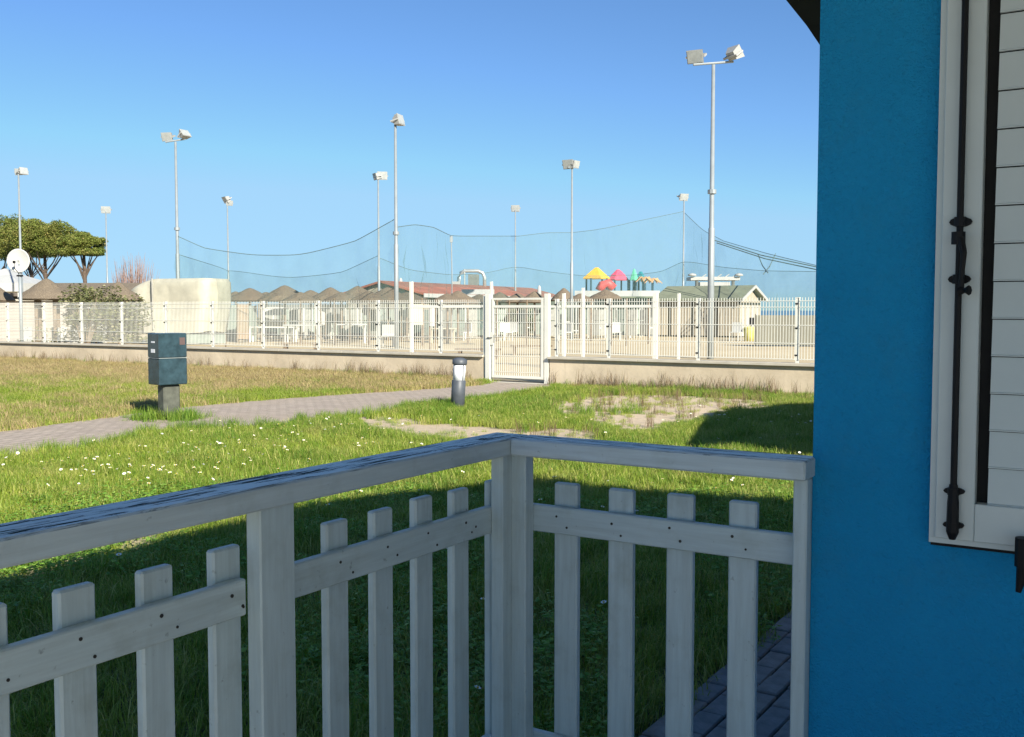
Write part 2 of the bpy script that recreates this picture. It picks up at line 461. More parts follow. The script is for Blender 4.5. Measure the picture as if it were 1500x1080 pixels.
def zones(x, y):
    jx = x + (fbm(x, y, 1.7) - .5) * .9; jy = y + (fbm(y, x, 1.3) - .5) * .9 * np.maximum(1, y / 8)
    sand = inpoly(jx, jy, SANDP) * 1.0
    sand = np.maximum(sand, inpoly(x + (fbm(x, y, 3) - .5) * .3, y + (fbm(y, x, 3) - .5) * .5, STRIP) * .9)
    sand = np.maximum(sand, inpoly(x + (fbm(x, y, 4) - .5) * .9, y + (fbm(y, x, 4) - .5) * .6, BARE) * .7)
    dry = inpoly(jx, jy, MEADOW) * 1.0
    e_ = .12 + .25 * fbm(x, y, 1.1)
    sand = np.maximum(sand, (inpoly(x, y - e_, PATH) & (x < -1.5)) * .9)
    return sand, dry

# ------------------------------------------------------------------ ground
def grid_object(name, x0, x1, y0, y1, step, mat, zf, zone=False):
    xs = np.arange(x0, x1 + step, step); ys = np.arange(y0, y1 + step, step)
    X, Y = np.meshgrid(xs, ys); X = X.ravel(); Y = Y.ravel(); Z = zf(X, Y)
    nx = len(xs); ny = len(ys)
    i = np.arange((nx - 1) * (ny - 1)); r = i // (nx - 1); c_ = i % (nx - 1); a = r * nx + c_
    faces = np.stack([a, a + 1, a + 1 + nx, a + nx], 1)
    me = bpy.data.meshes.new(name); me.vertices.add(len(X)); me.vertices.foreach_set('co', np.stack([X, Y, Z], 1).astype(np.float32).ravel())
    me.loops.add(faces.size); me.loops.foreach_set('vertex_index', faces.ravel().astype(np.int32))
    me.polygons.add(len(faces)); me.polygons.foreach_set('loop_start', (np.arange(len(faces)) * 4).astype(np.int32))
    me.polygons.foreach_set('loop_total', np.full(len(faces), 4, np.int32)); me.update(); me.validate()
    me.polygons.foreach_set('use_smooth', [True] * len(me.polygons))
    if zone:
        s, d = zones(X, Y)
        s = np.maximum(s, 0); col = np.stack([s, s * 0, d * .8 + 0, s * 0 + 1], 1).astype(np.float32)
        a = me.color_attributes.new('zone', 'FLOAT_COLOR', 'POINT'); a.data.foreach_set('color', col.ravel())
    me.materials.append(mat)
    o = bpy.data.objects.new(name, me); COL.objects.link(o); o['kind'] = 'structure'; return o
def ground_z(x, y):
    w = np.clip((np.abs(y - 10) - 0) / 4, 0, 1)
    return (fbm(x, y, .5) - .5) * .06 - .02 + (fbm(x, y, 5) - .5) * .015 - 0.02 * inpoly(x, y, PATH)
grid_object('lawn', -26, 14, -2, 31.5, .15, earth_m, ground_z, True)
MB().add([(-400, -60, -.12), (400, -60, -.12), (400, 130, -.12), (-400, 130, -.12)], [(0, 1, 2, 3)]).build('beach', sand_m)['kind'] = 'structure'
# the beach rises a little beyond the low wall
bm_ = MB()
a0 = FENCE0 + U * .12 - V * 60; a1 = FENCE0 + U * .12 + V * 60; far = U * 70
bm_.add([(a0.x, a0.y, .03), (a1.x, a1.y, .03), (a1.x + far.x, a1.y + far.y, .0), (a0.x + far.x, a0.y + far.y, .0)], [(0, 1, 2, 3)])
bm_.build('sand_court', sand_m)['kind'] = 'structure'
MB().add([(-9000, 100, -.10), (9000, 100, -.10), (9000, 14000, -.10), (-9000, 14000, -.10)], [(0, 1, 2, 3)]).build('sea', sea_m)['kind'] = 'structure'

# block paved path to the gate
pm = MB(); k = len(PATH)
pm.add([(x, y, .012) for x, y in PATH], [tuple(range(k))])
po = pm.build('paved_path', paving_m); po['kind'] = 'structure'
slab = MB(); 
g0 = FENCE0 + V * .05; g1 = FENCE0 + V * 1.45
slab.add([(*(g0 + U * -.25).xy, .016), (*(g1 + U * -.25).xy, .016), (*(g1 + U * 6).xy, .04), (*(g0 + U * 6).xy, .04)], [(0, 1, 2, 3)])
slab.build('gate_path', concrete)['kind'] = 'structure'

# side path of single pavers beside the house
sp = thing('side_path', 'x', 'x', CORNER, RZ)
del sp['label'], sp['category']; sp['kind'] = 'structure'
MB().box(-.86, -.005, -.4, 3.3, -.08, .005).build('bedding', plain('dark joint soil', (.035, .035, .022), .95), sp)
protos = []
for i in range(3):
    b0 = MB().box(-.0465, .0465, -.096, .096, -.03, .0, ch=.005)
    protos.append(bpy.data.meshes.new('paver')); protos[-1].from_pydata(b0.v, [], b0.f); bmfix(protos[-1]); protos[-1].materials.append(pavers_m[i])
for r_ in range(8):
    for q in range(-2, 16):
        yy = q * .2 + (.1 if r_ % 2 else 0) + .1
        if yy > 3.2: continue
        o = bpy.data.objects.new('paver', protos[random.randrange(3)]); COL.objects.link(o); o.parent = sp
        o.location = (-.765 + r_ * .1 - .045, yy, .026 + random.uniform(-.004, .004))
        o.rotation_euler = (random.uniform(-.015, .015), random.uniform(-.015, .015), random.uniform(-.012, .012))

# ------------------------------------------------------------------ blue house
house = thing('blue_house', 'blue stucco bungalow with a louvred white shutter, at the right edge of the picture', 'house', CORNER, RZ)
ROOFP = [(3.6, 2.10), (1.46, 2.50), (.8, 2.58), (-1.4, 2.56), (-3.3, 2.55)]
wallp = [(.03, .02), (3.2, .02), (3.2, 2.16), (1.46, 2.49), (.8, 2.57), (.03, 2.56)]
# wall with a real window opening is hidden by the closed shutter; wall body as one prism along v
MB().prism(wallp, .0, 8.0).build('wall', blue_stucco, house)
MB().box(3.2, 3.4, -1.6, .029, .0, 2.55).build('sky_block_wall', blue_stucco, house)  # unseen wall, added to keep skylight off the left railing
rp = [(a, z) for a, z in ROOFP] + [(a, z + .05) for a, z in reversed(ROOFP)]
MB().prism(rp, -.42, 8.6).build('roof', roof_m, house)
MB().box(.0, 3.19, -3.2, .02, 2.50, 2.54).build('bounce_ceiling', plain('white bounce boards', (.70, .70, .66), .7), house)  # unseen boards, added to bounce light onto the railing and blue wall
MB().prism([(a + (.004 if i in (0, 9) else 0), z + (.002 if i < 5 else .004)) for i, (a, z) in enumerate(rp)], -.45, -.421).build('barge_board', roof_m, house)
for i in range(30):
    MB().box(-.74, 8.0, -3.58 + i * .119, -3.58 + i * .119 + .114, .24, .28).build('deck_board', deck_m, house)
MB().box(-.70, 8.0, -3.56, -.02, .0, .238).build('deck_base', concrete, house)
bounce_yard = thing('x', 'x', 'x', CORNER, RZ)
del bounce_yard['label'], bounce_yard['category']; bounce_yard['kind'] = 'structure'; bounce_yard.name = 'bounce_paving'
MB().box(-14, 22, -24, -3.61, -.05, .03).build('bounce_sheet', bounce_slab, bounce_yard)  # unseen pale sheet behind the camera, added to bounce sunlight forward
# little black hook on the hidden side wall
hk = MB(); hk.tube([(.0, .62, 1.66), (-.035, .62, 1.66), (-.042, .62, 1.62), (-.04, .62, 1.53), (-.02, .62, 1.51), (0, .62, 1.51)], .013, 8)
hk.build('wall_hook', black_m, house)

# shutter: closed louvre leaf standing proud of the wall
SV = .247
sh = MB().box(SV, SV + 1.25, .018, .0295, 1.02, 2.62).build('shutter', dark_gap, house)
fr = MB()
ZB, ZT = 1.042, 2.45
fr.box(SV, SV + .012, -.002, .0175, ZB, ZT)                     # thin outer lip
fr.box(SV, SV + 1.25, -.002, .0175, ZB - .012, ZB - .0005)
fr.box(SV + .0125, SV + .085, -.012, .0175, ZB, ZT, ch=.0015)       # stile
fr.box(SV + .0855, SV + 1.23, -.012, .0175, ZB, ZB + .075, ch=.0015)
fr.build('shutter_frame', shutter_m, sh)
slm = None
zz = ZB + .078; i = 0
while zz < ZT - .02:
    if slm is None:
        s_ = MB()
        s_.add([(SV + .107, -.001, 0), (SV + 1.2, -.001, 0), (SV + 1.2, .005, .068), (SV + .107, .005, .068),
                (SV + .107, .004, -.002), (SV + 1.2, .004, -.002), (SV + 1.2, .011, .066), (SV + .107, .011, .066),
                (SV + .107, -.0035, -.0015), (SV + 1.2, -.0035, -.0015), (SV + .107, -.0035, -.0035), (SV + 1.2, -.0035, -.0035),
                (SV + .107, .004, -.0035), (SV + 1.2, .004, -.0035)],
               [(0, 1, 2, 3), (2, 6, 7, 3), (6, 5, 4, 7), (0, 3, 7, 4), (1, 5, 6, 2), (8, 9, 1, 0), (10, 11, 9, 8), (12, 13, 11, 10), (12, 4, 5, 13), (8, 0, 4, 12, 10), (1, 9, 11, 13, 5)])
        first = s_.build('slat', shutter_m, sh); first.location = (0, 0, zz); slm = first
    else:
        part_of(slm, sh, (0, 0, zz))
    zz += .0735
# espagnolette bolt
RV = SV + .048
bolt = MB().tube([(RV, -.026, ZB + .01), (RV, -.026, 2.43)], .0065, 8).build('bolt_rod', black_m, house)
def oval(zc, w, h):
    b0 = MB(); n_ = 12
    vs = [(RV + w * math.cos(t) * (1 if abs(math.cos(t)) < .3 else 1), -.02, zc + h * math.sin(t)) for t in [2 * math.pi * i / n_ for i in range(n_)]]
    vs += [(x, -.0125, z) for x, _, z in vs]
    b0.add(vs, [tuple(range(n_)), tuple(range(2 * n_ - 1, n_ - 1, -1))] + [(i, (i + 1) % n_, (i + 1) % n_ + n_, i + n_) for i in range(n_)])
    b0.tube([(RV, -.028, zc - h * .9), (RV, -.028, zc + h * .9)], .011, 8)
    return b0.build('bracket', black_m, bolt)
for zc in (1.5 - (328 - 455) / F * 2.05, 1.5 - (410 - 455) / F * 2.05): oval(zc, .021, .010)
for zc in (1.5 - (718 - 455) / F * 2.05 + .0, 1.5 - (768 - 455) / F * 2.05): oval(zc, .020, .0075)
MB().tube([(RV, -.027, 1.155), (RV, -.027, 1.12), (RV, -.027, 1.06), (RV, -.027, 1.045)], [.008, .011, .012, .006], 8).build('bolt_end', black_m, bolt)
hz = 1.5 - (352 - 455) / F * 2.05
MB().tube([(RV, -.04, hz + .012), (RV, -.04, hz - .012)], [.013, .013], 10).tube([(RV + .004, -.045, hz), (RV + .012, -.052, hz - .03), (RV + .010, -.052, hz - .06), (RV + .008, -.05, hz - .10)], [.008, .006, .005, .006], 8).build('handle', black_m, bolt)
MB().tube([(RV + .006, -.052, hz - .103), (RV + .016, -.056, hz - .102), (RV + .024, -.06, hz - .102)], [.009, .005, .010], 8).build('knob', black_m, bolt)
# shutter stop at the lower right
st = MB(); sv = .426
st.tube([(sv, -.045, 1.067), (sv, -.045, 1.012)], .017, 10).tube([(sv, .03, 1.052), (sv, -.04, 1.052)], .009, 8)
st.tube([(sv, -.045, 1.014), (sv - .004, -.047, 0.987), (sv - .008, -.05, 0.962)], [.013, .009, .005], 8).tube([(sv + .006, -.045, 1.012), (sv + .010, -.047, 0.984), (sv + .012, -.05, 0.967)], [.010, .007, .004], 8)
st.build('shutter_stop', black_m, house)

# ------------------------------------------------------------------ neighbouring bungalow
u2 = Vector((.253, .967, 0)).normalized(); v2 = Vector((u2.y, -u2.x, 0))
E2 = Vector((5.07, 11.39, 0))
nb = thing('neighbour_house', 'pale gabled bungalow hidden behind the blue house, seen only by its shadow', 'house', E2, math.atan2(v2.y, v2.x))
slope = .356; W2 = 6.0
MB().prism([(.3, -.05), (W2 - .3, -.05), (W2 - .3, 2.35), (W2 / 2, 2.2 + slope * W2 / 2), (.3, 2.35)], -3.9, -.4, axis='y').build('wall', plain('pale yellow stucco', (.6, .5, .3), .9), nb)
MB().prism([(0, 2.22), (W2 / 2, 2.22 + slope * W2 / 2), (W2, 2.22), (W2, 2.32), (W2 / 2, 2.32 + slope * W2 / 2), (0, 2.32)], -4.3, 0, axis='y').build('roof', roof_m, nb)

# ------------------------------------------------------------------ veranda railings (local x along V, y along U)
RP = CORNER + V * RAIL_V
zr = lambda z: z + EYE
HT, HB = 1.180, 1.1365
MT, MBt = 1.001, .932
PT, PB = 1.059, .33
LT, LB = .404, .336
def screws(mb, pts, axis):
    for (a, z) in pts:
        if axis == 'u': mb.tube([(-.0372, a, z), (-.0358, a, z)], random.uniform(.0026, .0038), 8)
        else: mb.tube([(a, .0432, z), (a, .0418, z)], random.uniform(.0026, .0038), 8)
ra = thing('veranda_railing', 'white picket railing with a peeling handrail, running from the corner post to the lower left', 'railing', RP, RZ)
# posts: thickness .045 along v, .09 along u
MB().box(-.036, .0, -.042, .0, .28, HB - .0008, ch=.0015).build('post', wood_z, ra)
MB().box(-.038, .0, -.869, -.779, .28, HB - .0008, ch=.003).build('post', wood_z, ra)
MB().box(-.045, .0, -1.72, -1.63, .28, HB - .0008, ch=.003).build('post', wood_z, ra)
hr = MB(); hr.box(-.080, .022, -2.5, .05, HB, HT, ch=.004); hro = hr.build('handrail', wood_top_y, ra)
for z0, z1 in ((MBt, MT), (LB, LT)):
    for y0, y1 in ((-.7955, -.030), (-1.6295, -.8695), (-2.5, -1.7205)):
        MB().box(-.059, -.037, y0, y1, z0, z1, ch=.003).build('rail', wood_y, ra)
pk = MB().box(-.082, -.060, -.0335, .0335, PB, PT, ch=.004).build('picket', wood_z, ra)
pa = [-.026, .139, .290, .440, .591, .894, 1.050, 1.205, 1.355, 1.505, 1.80, 1.95, 2.10]
pk.location = (0, -pa[0], 0)
for t in pa[1:]: part_of(pk, ra, (0, -t, random.uniform(-.003, .003)))
sc = MB()
for t in pa[1:]:
    screws(sc, [(-t - .014 + random.uniform(-.005, .005), MT - .022 + random.uniform(-.004, .004)), (-t + .016 + random.uniform(-.005, .005), MBt + .020 + random.uniform(-.005, .005))], 'u')
screws(sc, [(-.75, MBt + .03), (-.88, MBt + .02), (-.11, MBt + .03)], 'u')
sc.build('screws', screw_m, ra)['kind'] = 'stuff'

rb = thing('veranda_railing', 'short white picket railing with four pickets, between the corner post and the blue wall', 'railing', RP, RZ)
WB = -RAIL_V
MB().box(-.036, .040, .0006, .0425, .28, HB - .0008, ch=.003).build('post', wood_z, rb)
MB().box(WB - .032, WB - .001, -.004, .040, .28, HB - .0008, ch=.003).build('post', wood_z, rb)
MB().box(.0225, WB + .005, -.045, .051, HB + .0004, HT + .0004, ch=.004).build('handrail', wood_top_x, rb)
for z0, z1 in ((MBt, MT), (LB, LT)):
    MB().box(.012, WB - .0325, .043, .065, z0, z1, ch=.003).build('rail', wood_x, rb)
pk = MB().box(-.0335, .0335, .0658, .0878, PB, PT, ch=.004).build('picket', wood_z, rb)
pb = [.120, .275, .432, .588]
pk.location = (pb[0], 0, 0)
for t in pb[1:]: part_of(pk, rb, (t, 0, random.uniform(-.003, .003)))
sc = MB()
for t in pb: screws(sc, [(t - .014 + random.uniform(-.004, .004), MT - .022 + random.uniform(-.004, .004)), (t + .016 + random.uniform(-.004, .004), MBt + .020 + random.uniform(-.004, .004))], 'v')
sc.build('screws', screw_m, rb)['kind'] = 'stuff'

# ------------------------------------------------------------------ low wall, fence and gate (local x along V)
WT = .57
def low_wall(x0, x1, label):
    w = thing('low_wall', label, 'wall', FENCE0, RZ)
    MB().box(x0, x1, .0, .2, -.2, WT - .05).build('wall_body', lowwall_m, w)
    xx = x0 - (.02 if x0 > 0 else 0)
    while xx < x1 - .01:
        e = min(xx + 2.0, x1)
        MB().box(xx, e - .006, -.07, .25, WT - .0495, WT, ch=.004).build('coping', concrete, w); xx += 2.0
    return w
low_wall(-30, -.10, 'long beige rendered low wall under the white fence, left of the gate')
low_wall(1.49, 12, 'beige rendered low wall under the white fence, right of the gate')
FT = 1.70
def wire_panel(L_, parent, x, z0, z1, zs=None, wr=.0044):
    key = round(L_, 2)
    b0 = MB(); n_ = max(2, int(round(L_ / .052)))
    def vbar(xx, y, za, zb, r_=None):
        r_ = r_ or wr; b0.box(xx - r_, xx + r_, y - r_, y + r_, za, zb)
    for i in range(n_ + 1): vbar(i * L_ / n_, 0, z0, z1)
    hs = zs or [z0 + .02, z0 + .30, z0 + .62, z0 + .94, z1 - .06]
    for h in hs:
        b0.box(0, L_, -.0115, -.0038, h - .006, h + .006)
    o = b0.build('wire_panel', white_metal, parent); o.location = (x, 0, 0); return o
def fence_post(parent, x, zt=FT + .02, w=.03):
    b0 = MB().box(x - w, x + w, .07, .13, WT, zt, ch=.004)
    b0.box(x - w - .004, x + w + .004, .066, .134, zt, zt + .012)
    o = b0.build('fence_post', white_metal, parent)
    for z in (WT + .14, WT + .62, zt - .1): MB().box(x - w - .004, x + w * .3, .052, .069, z - .012, z + .012).build('clamp', black_m, o)
fl = thing('wire_fence', 'white welded wire fence on the low wall, left of the gate', 'fence', FENCE0, RZ)
fr_ = thing('wire_fence', 'white welded wire fence on the low wall, right of the gate', 'fence', FENCE0, RZ)
lp = [-.13, -1.30, -3.05, -4.87, -6.68, -8.48, -10.27, -12.08, -13.85, -15.6, -17.4, -19.2, -21.0, -22.8]
for i, x in enumerate(lp):
    if i: fence_post(fl, x)
    if i + 1 < len(lp):
        o = wire_panel(abs(lp[i + 1] - x) - .07, fl, lp[i + 1] + .035, WT + .05, FT + .03, None, max(.0022, .0044 - .00016 * i * 1.3)); o.location.y = .06
rpz = [1.60, 2.78, 4.64, 6.50, 8.36]
for i, x in enumerate(rpz):
    fence_post(fr_, x)
    if i + 1 < len(rpz):
        o = wire_panel(rpz[i + 1] - x - .07, fr_, x + .035, WT + .05, FT + .03); o.location.y = .06
gate = thing('garden_gate', 'white metal gate with thin upright bars in the low wall, closed', 'gate', FENCE0, RZ)
MB().box(-.06, .05, -.03, .07, -.05, 1.84, ch=.004).build('gate_post', white_metal, gate)
MB().box(1.36, 1.46, -.0, .09, -.05, 1.84, ch=.004).build('gate_post', white_metal, gate)
MB().box(-.125, -.075, .0, .05, -.02, 1.80).build('gate_post', white_metal, gate)
gx0, gx1, gz0, gz1 = .085, 1.335, .10, 1.76
gf = MB()
gf.box(gx0, gx0 + .05, 0, .04, gz0, gz1); gf.box(gx1 - .05, gx1, 0, .04, gz0, gz1)
gf.box(gx0 + .0505, gx1 - .0505, 0, .04, gz0, gz0 + .05); gf.box(gx0 + .0505, gx1 - .0505, 0, .04, gz1 - .04, gz1)
gf.box(gx0 + .0505, gx1 - .0505, 0, .04, gz1 - .20, gz1 - .15)
gleaf = gf.build('gate_frame', white_metal, gate)
nb_ = 22
bar0 = None
for i in range(nb_):
    xx = gx0 + .075 + i * (gx1 - gx0 - .15) / (nb_ - 1)
    if bar0 is None:
        bar0 = MB().box(-.005, .005, .015, .025, gz0 + .0505, gz1 - .2005).build('bar', white_metal, gleaf); bar0.location = (xx, 0, 0)
    else: part_of(bar0, gleaf, (xx, 0, 0))
for z in (gz0 + .12, gz0 + .45, gz0 + .85, gz0 + 1.15, gz0 + 1.33):
    MB().box(gx0 + .0505, gx1 - .0505, .008, .0145, z, z + .010).build('cross_wire', white_metal, gleaf)
MB().box(gx0 - .012, gx0 + .06, -.012, -.0005, .82, 1.0).tube([(gx0 + .02, -.01, .93), (gx0 + .02, -.05, .93), (gx0 - .08, -.05, .93)], .009, 8).build('handle', black_m, gate)
MB().box(gx0 - .03, gx0 + .055, -.02, -.001, .78, 1.05).build('lock_case', white_metal, gate)

# ------------------------------------------------------------------ service box on its post
bx, by = G(247, 614)
box = thing('service_box', 'dark grey-green meter box on a short dusty post, in tall grass beside the path', 'utility box', (bx, by, 0), 0)
BW, BD = .41, .34
zb, zt = 1.5 - (563 - 455) / F * by, 1.5 - (488 - 455) / F * by
M_ = Matrix.Rotation(R(45), 4, 'Z')
MB().box(-.11, .13, -.10, .10, -.05, zb - .0005, M_, ch=.02).build('post', dull_post, box)
hb = thing('x', 'x', 'x'); bpy.data.objects.remove(hb)
zm = zb + (zt - zb) * .52
MB().box(-BW / 2, BW / 2, -BD / 2, BD / 2, zb, zm - .006, M_, ch=.012).build('lower_door', teal_box, box)
MB().box(-BW / 2, BW / 2, -BD / 2, BD / 2, zm + .006, zt, M_, ch=.012).build('upper_door', teal_box, box)
MB().box(-BW / 2 - .003, BW / 2 + .003, -BD / 2 - .003, BD / 2 + .003, zm - .003, zm + .003, M_).build('seam', seam_m, box)
for (a0_, a1_, z_, h_, m_) in ((-.05, .05, zt - .12, .022, stick_w), (-.05, .06, zt - .24, .05, stick_w)):
    MB().box(-BW / 2 - .003, -BW / 2 - .0005, a0_, a1_, z_ - h_ / 2, z_ + h_ / 2, M_).build('mark', m_, box)
MB().box(BW / 2 - .11, BW / 2 - .03, -BD / 2 - .003, -BD / 2 - .0005, zt - .16, zt - .06, M_).build('mark', reflect_r, box)  # flat patch painting the red reflection on the upper door

# ------------------------------------------------------------------ bollard lamp
bx, by = G(670, 600)
bo = thing('bollard_lamp', 'dark grey bollard lamp with a white lens, leaning slightly at the edge of the path', 'bollard', (bx, by, 0), 0)
bo.rotation_euler = (0, R(3), 0)
MB().lathe([(.105, -.05), (.105, .44), (.1, .445)], 20).build('column', boll_m, bo, True)
MB().lathe([(.094, .446), (.094, .68)], 20).build('lens', boll_w, bo, True)
for a in (0, 90, 180, 270):
    x_, y_ = .1 * math.cos(R(a + 40)), .1 * math.sin(R(a + 40)); MB().tube([(x_, y_, .44), (x_, y_, .69)], .007, 6).build('guard_rod', boll_m, bo)
MB().lathe([(.108, .685), (.112, .70), (.112, .755), (.06, .785), (.01, .79)], 20).build('cap', boll_m, bo, True)

# ------------------------------------------------------------------ floodlight poles
def flood(pole, ax, az_, tilt, z, sc_=1.0, off=.0):
    M = Matrix.Translation((ax, 0, z)) @ Matrix.Rotation(R(az_), 4, 'Z') @ Matrix.Rotation(R(tilt), 4, 'X') @ Matrix.Scale(sc_, 4)
    b0 = MB(); 
    vs = [(-.2, 0, -.15), (.2, 0, -.15), (.2, 0, .17), (-.2, 0, .17), (-.13, .2, -.1), (.13, .2, -.1), (.13, .2, .1), (-.13, .2, .1)]
    b0.add([M @ Vector(v) for v in vs], [(0, 1, 2, 3), (7, 6, 5, 4), (0, 4, 5, 1), (1, 5, 6, 2), (2, 6, 7, 3), (3, 7, 4, 0)])
    b0.box(-.23, -.205, .0, .22, -.02, .02, M); b0.box(.205, .23, .0, .22, -.02, .02, M)
    b0.box(-.23, .23, .22, .245, -.025, .025, M)
    h = b0.build('floodlight', grey_fix, pole)
    MB().box(-.18, .18, -.012, -.001, -.13, .15, M).build('lamp_glass', glass_m, h)
def light_pole(px, ytop, Y, lamps, label, r0=.09, bar=None, collar=None, base_px=None):
    top = AT(px, ytop, Y)
    p = thing('floodlight_pole', label, 'floodlight pole', (top.x, Y, 0), 0, 'floodlight poles around the beach courts')
    H_ = top.z
    MB().tube([(0, 0, -.1), (0, 0, H_ * .45), (0, 0, H_ * .452), (0, 0, H_)], [r0, r0 * .9, r0 * .72, r0 * .5], 10).build('pole', galv, p, True)
    if bar:
        a = R(bar[1]); dx, dy = bar[0] * math.cos(a), bar[0] * math.sin(a)
        MB().tube([(-dx, -dy, H_ - .02), (dx, dy, H_ + .03 + bar[2])], .035, 8).build('crossbar', galv, p)
    for (ax, az_, tilt, dz, s_) in lamps: flood(p, ax, az_, tilt, H_ + dz, s_)
    if collar: MB().tube([(0, 0, collar), (0, 0, collar + .12)], r0 * 1.25, 10).build('collar', galv, p)
    return p
# lamps: offset x, heading, tilt, dz, scale   (lens looks along -Y before turning)
light_pole(1045, 95, 31, [(-.55, -25, 25, .22, 1.25), (.68, 120, -35, .36, 1.25)], 'tallest silver floodlight pole with two lamps on a long crossbar, right of the gate', .105, (.62, 8, .08), 5.0)
light_pole(257, 208, 45, [(-.38, -10, 20, .2, 1.2), (.45, 60, -40, .38, 1.2)], 'two-armed floodlight pole rising in front of the tarpaulin-covered trailer', .095, (.42, 10, .1), 5.0)
light_pole(579, 168, 39.5, [(.22, 70, -15, -.2, 1.3)], 'tall slim pole with one lamp to its right, standing left of the gate', .095, None, 4.4)
light_pole(554, 262, 57, [(-.18, -60, 15, .1, 1.2), (.22, 10, 10, .15, 1.4)], 'shorter two-lamp pole just left of the tall slim pole', .085, (.2, 0, 0))
light_pole(838, 245, 52, [(-.2, -30, 20, .12, 1.5), (.22, 50, 15, .12, 1.2)], 'floodlight pole beside the yellow play tower roof', .085, (.2, 0, 0))
light_pole(755, 308, 74, [(0, -5, 15, .1, 1.5)], 'thin distant pole with one lamp above the gate', .08)
light_pole(1002, 293, 67, [(0, 20, 20, .15, 1.5)], 'thin pole with one lamp, left of the tallest double lamp pole', .08)
light_pole(333, 298, 69, [(-.15, -50, 30, .2, 1.5), (.15, 30, 20, 0, 1.1)], 'distant pole with a tilted lamp behind the covered trailer', .08)
light_pole(155, 310, 75, [(0, 15, 15, .1, 1.6)], 'thin distant pole with one lamp by the last pine', .08)
light_pole(27, 255, 55, [(.0, -10, 10, .1, 1.1), (.3, 60, -15, .15, 1.2)], 'pole with two lamps at the far left behind the satellite dish', .085)

# ------------------------------------------------------------------ satellite dish
Y = 34.0; c0 = AT(27, 382, Y)
ds = thing('satellite_dish', 'round white satellite dish on a steel pole at the far left', 'satellite dish', (c0.x, Y, 0))
MB().tube([(0, .08, -.1), (0, .08, c0.z - .1)], .055, 10).build('mast', galv, ds, True)
dm = MB(); prof = []
kk = 24
vs = []
for r_, d_ in ((.0, .06), (.12, .053), (.24, .032), (.34, .008), (.385, -.01)):
    for j in range(kk):
        t = 2 * math.pi * j / kk; vs.append((r_ * math.cos(t), d_, c0.z + r_ * 1.03 * math.sin(t)))
fs = [(i * kk + j, i * kk + (j + 1) % kk, (i + 1) * kk + (j + 1) % kk, (i + 1) * kk + j) for i in range(4) for j in range(kk)]
dm.add(vs, fs); dob = dm.build('dish', white_paint, ds, True)
sm = dob.modifiers.new('thick', 'SOLIDIFY'); sm.thickness = .012
MB().tube([(0, .0, c0.z - .42), (0, -.25, c0.z - .28), (0, -.3, c0.z - .08)], .012, 6).box(-.03, .03, -.34, -.26, c0.z - .1, c0.z - .02).build('feed_arm', black_m, ds)
MB().box(-.09, .09, .02, .12, c0.z - .52, c0.z - .47).build('clamp', black_m, ds)

# ------------------------------------------------------------------ covered trailer
Y = 45.0
tl_ = AT(196, 409, Y); tr_ = AT(336, 487, Y)
tw = thing('covered_trailer', 'trailer wrapped in a cream tarpaulin, left of centre behind the fence', 'trailer', ((tl_.x + tr_.x) / 2, Y, 0), R(-22))
L2 = (tr_.x - tl_.x) / 2 * 1.0; zt_, zb_ = tl_.z, tr_.z
nxs, nzs = 34, 14
perim = []
for i in range(12): perim.append((-L2 + .1 + i * (2 * L2 - .2) / 11, -.9))
for i in range(1, 6): perim.append((L2 - .05, -.9 + i * .32))
for i in range(12): perim.append((L2 - .1 - i * (2 * L2 - .2) / 11, .9))
for i in range(1, 6): perim.append((-L2 + .05, .9 - i * .32))
vs = []; kk = len(perim)
for r_ in range(nzs + 1):
    f_ = r_ / nzs
    for j, (a, b_) in enumerate(perim):
        w_ = (vnoise(a * 3 + 7 * b_, f_ * 1.2, 1.0) - .5) * .22 * (1 - f_ * .6)
        top_ = zt_ + .0 - (.28 if a < -L2 * .55 else 0) * f_ * (1 if a < -L2 * .8 else .35)
        hem = zb_ + (vnoise(a * 2, b_ * 2 + 5, 1.1) - .5) * .3
        inn = 1 - .05 * (1 - f_) * vnoise(a * 5, b_, 1)
        z_ = hem + (top_ - hem) * f_
        w_ += .09 * math.sin(a * 9 + f_ * 5 * (vnoise(a * 2, 3, 1) - .5)) * (1 - .5 * f_) + .06 * math.sin(a * 19 + 3 * f_)
        xs_ = .88 + .12 * min(1, f_ * 1.7)
        rnd = .9 if r_ == nzs else 1.0
        if a < -L2 * .7: z_ -= .10 * f_
        vs.append((a * inn * xs_ * (.97 if r_ == nzs else 1), (b_ + w_ * (1 if b_ > 0 else -1)) * (1 - .05 * f_) * rnd, z_))
fs = [(r_ * kk + j, r_ * kk + (j + 1) % kk, (r_ + 1) * kk + (j + 1) % kk, (r_ + 1) * kk + j) for r_ in range(nzs) for j in range(kk)]
fs.append(tuple(nzs * kk + j for j in range(kk)))
MB().add(vs, fs).build('tarpaulin', tarp_m, tw, True)
MB().tube([(-L2 * .35, -.98, zb_ + .15), (-L2 * .35, -1.0, zt_ - .4), (-L2 * .38, -.93, zt_ - .02), (-L2 * .7, -.2, zt_ + .0)], .035, 6).build('strap', tarp_seam, tw)
for x_ in (-L2 * .5, L2 * .4):
    MB().box(x_ - .15, x_ + .15, -.7, .7, 0, zb_ + .2).build('support_block', canvas_c, tw)
MB().box(-L2 * .9, L2 * .85, -.6, .6, zb_ - .08, zb_ + .25).build('chassis', shade_m, tw)

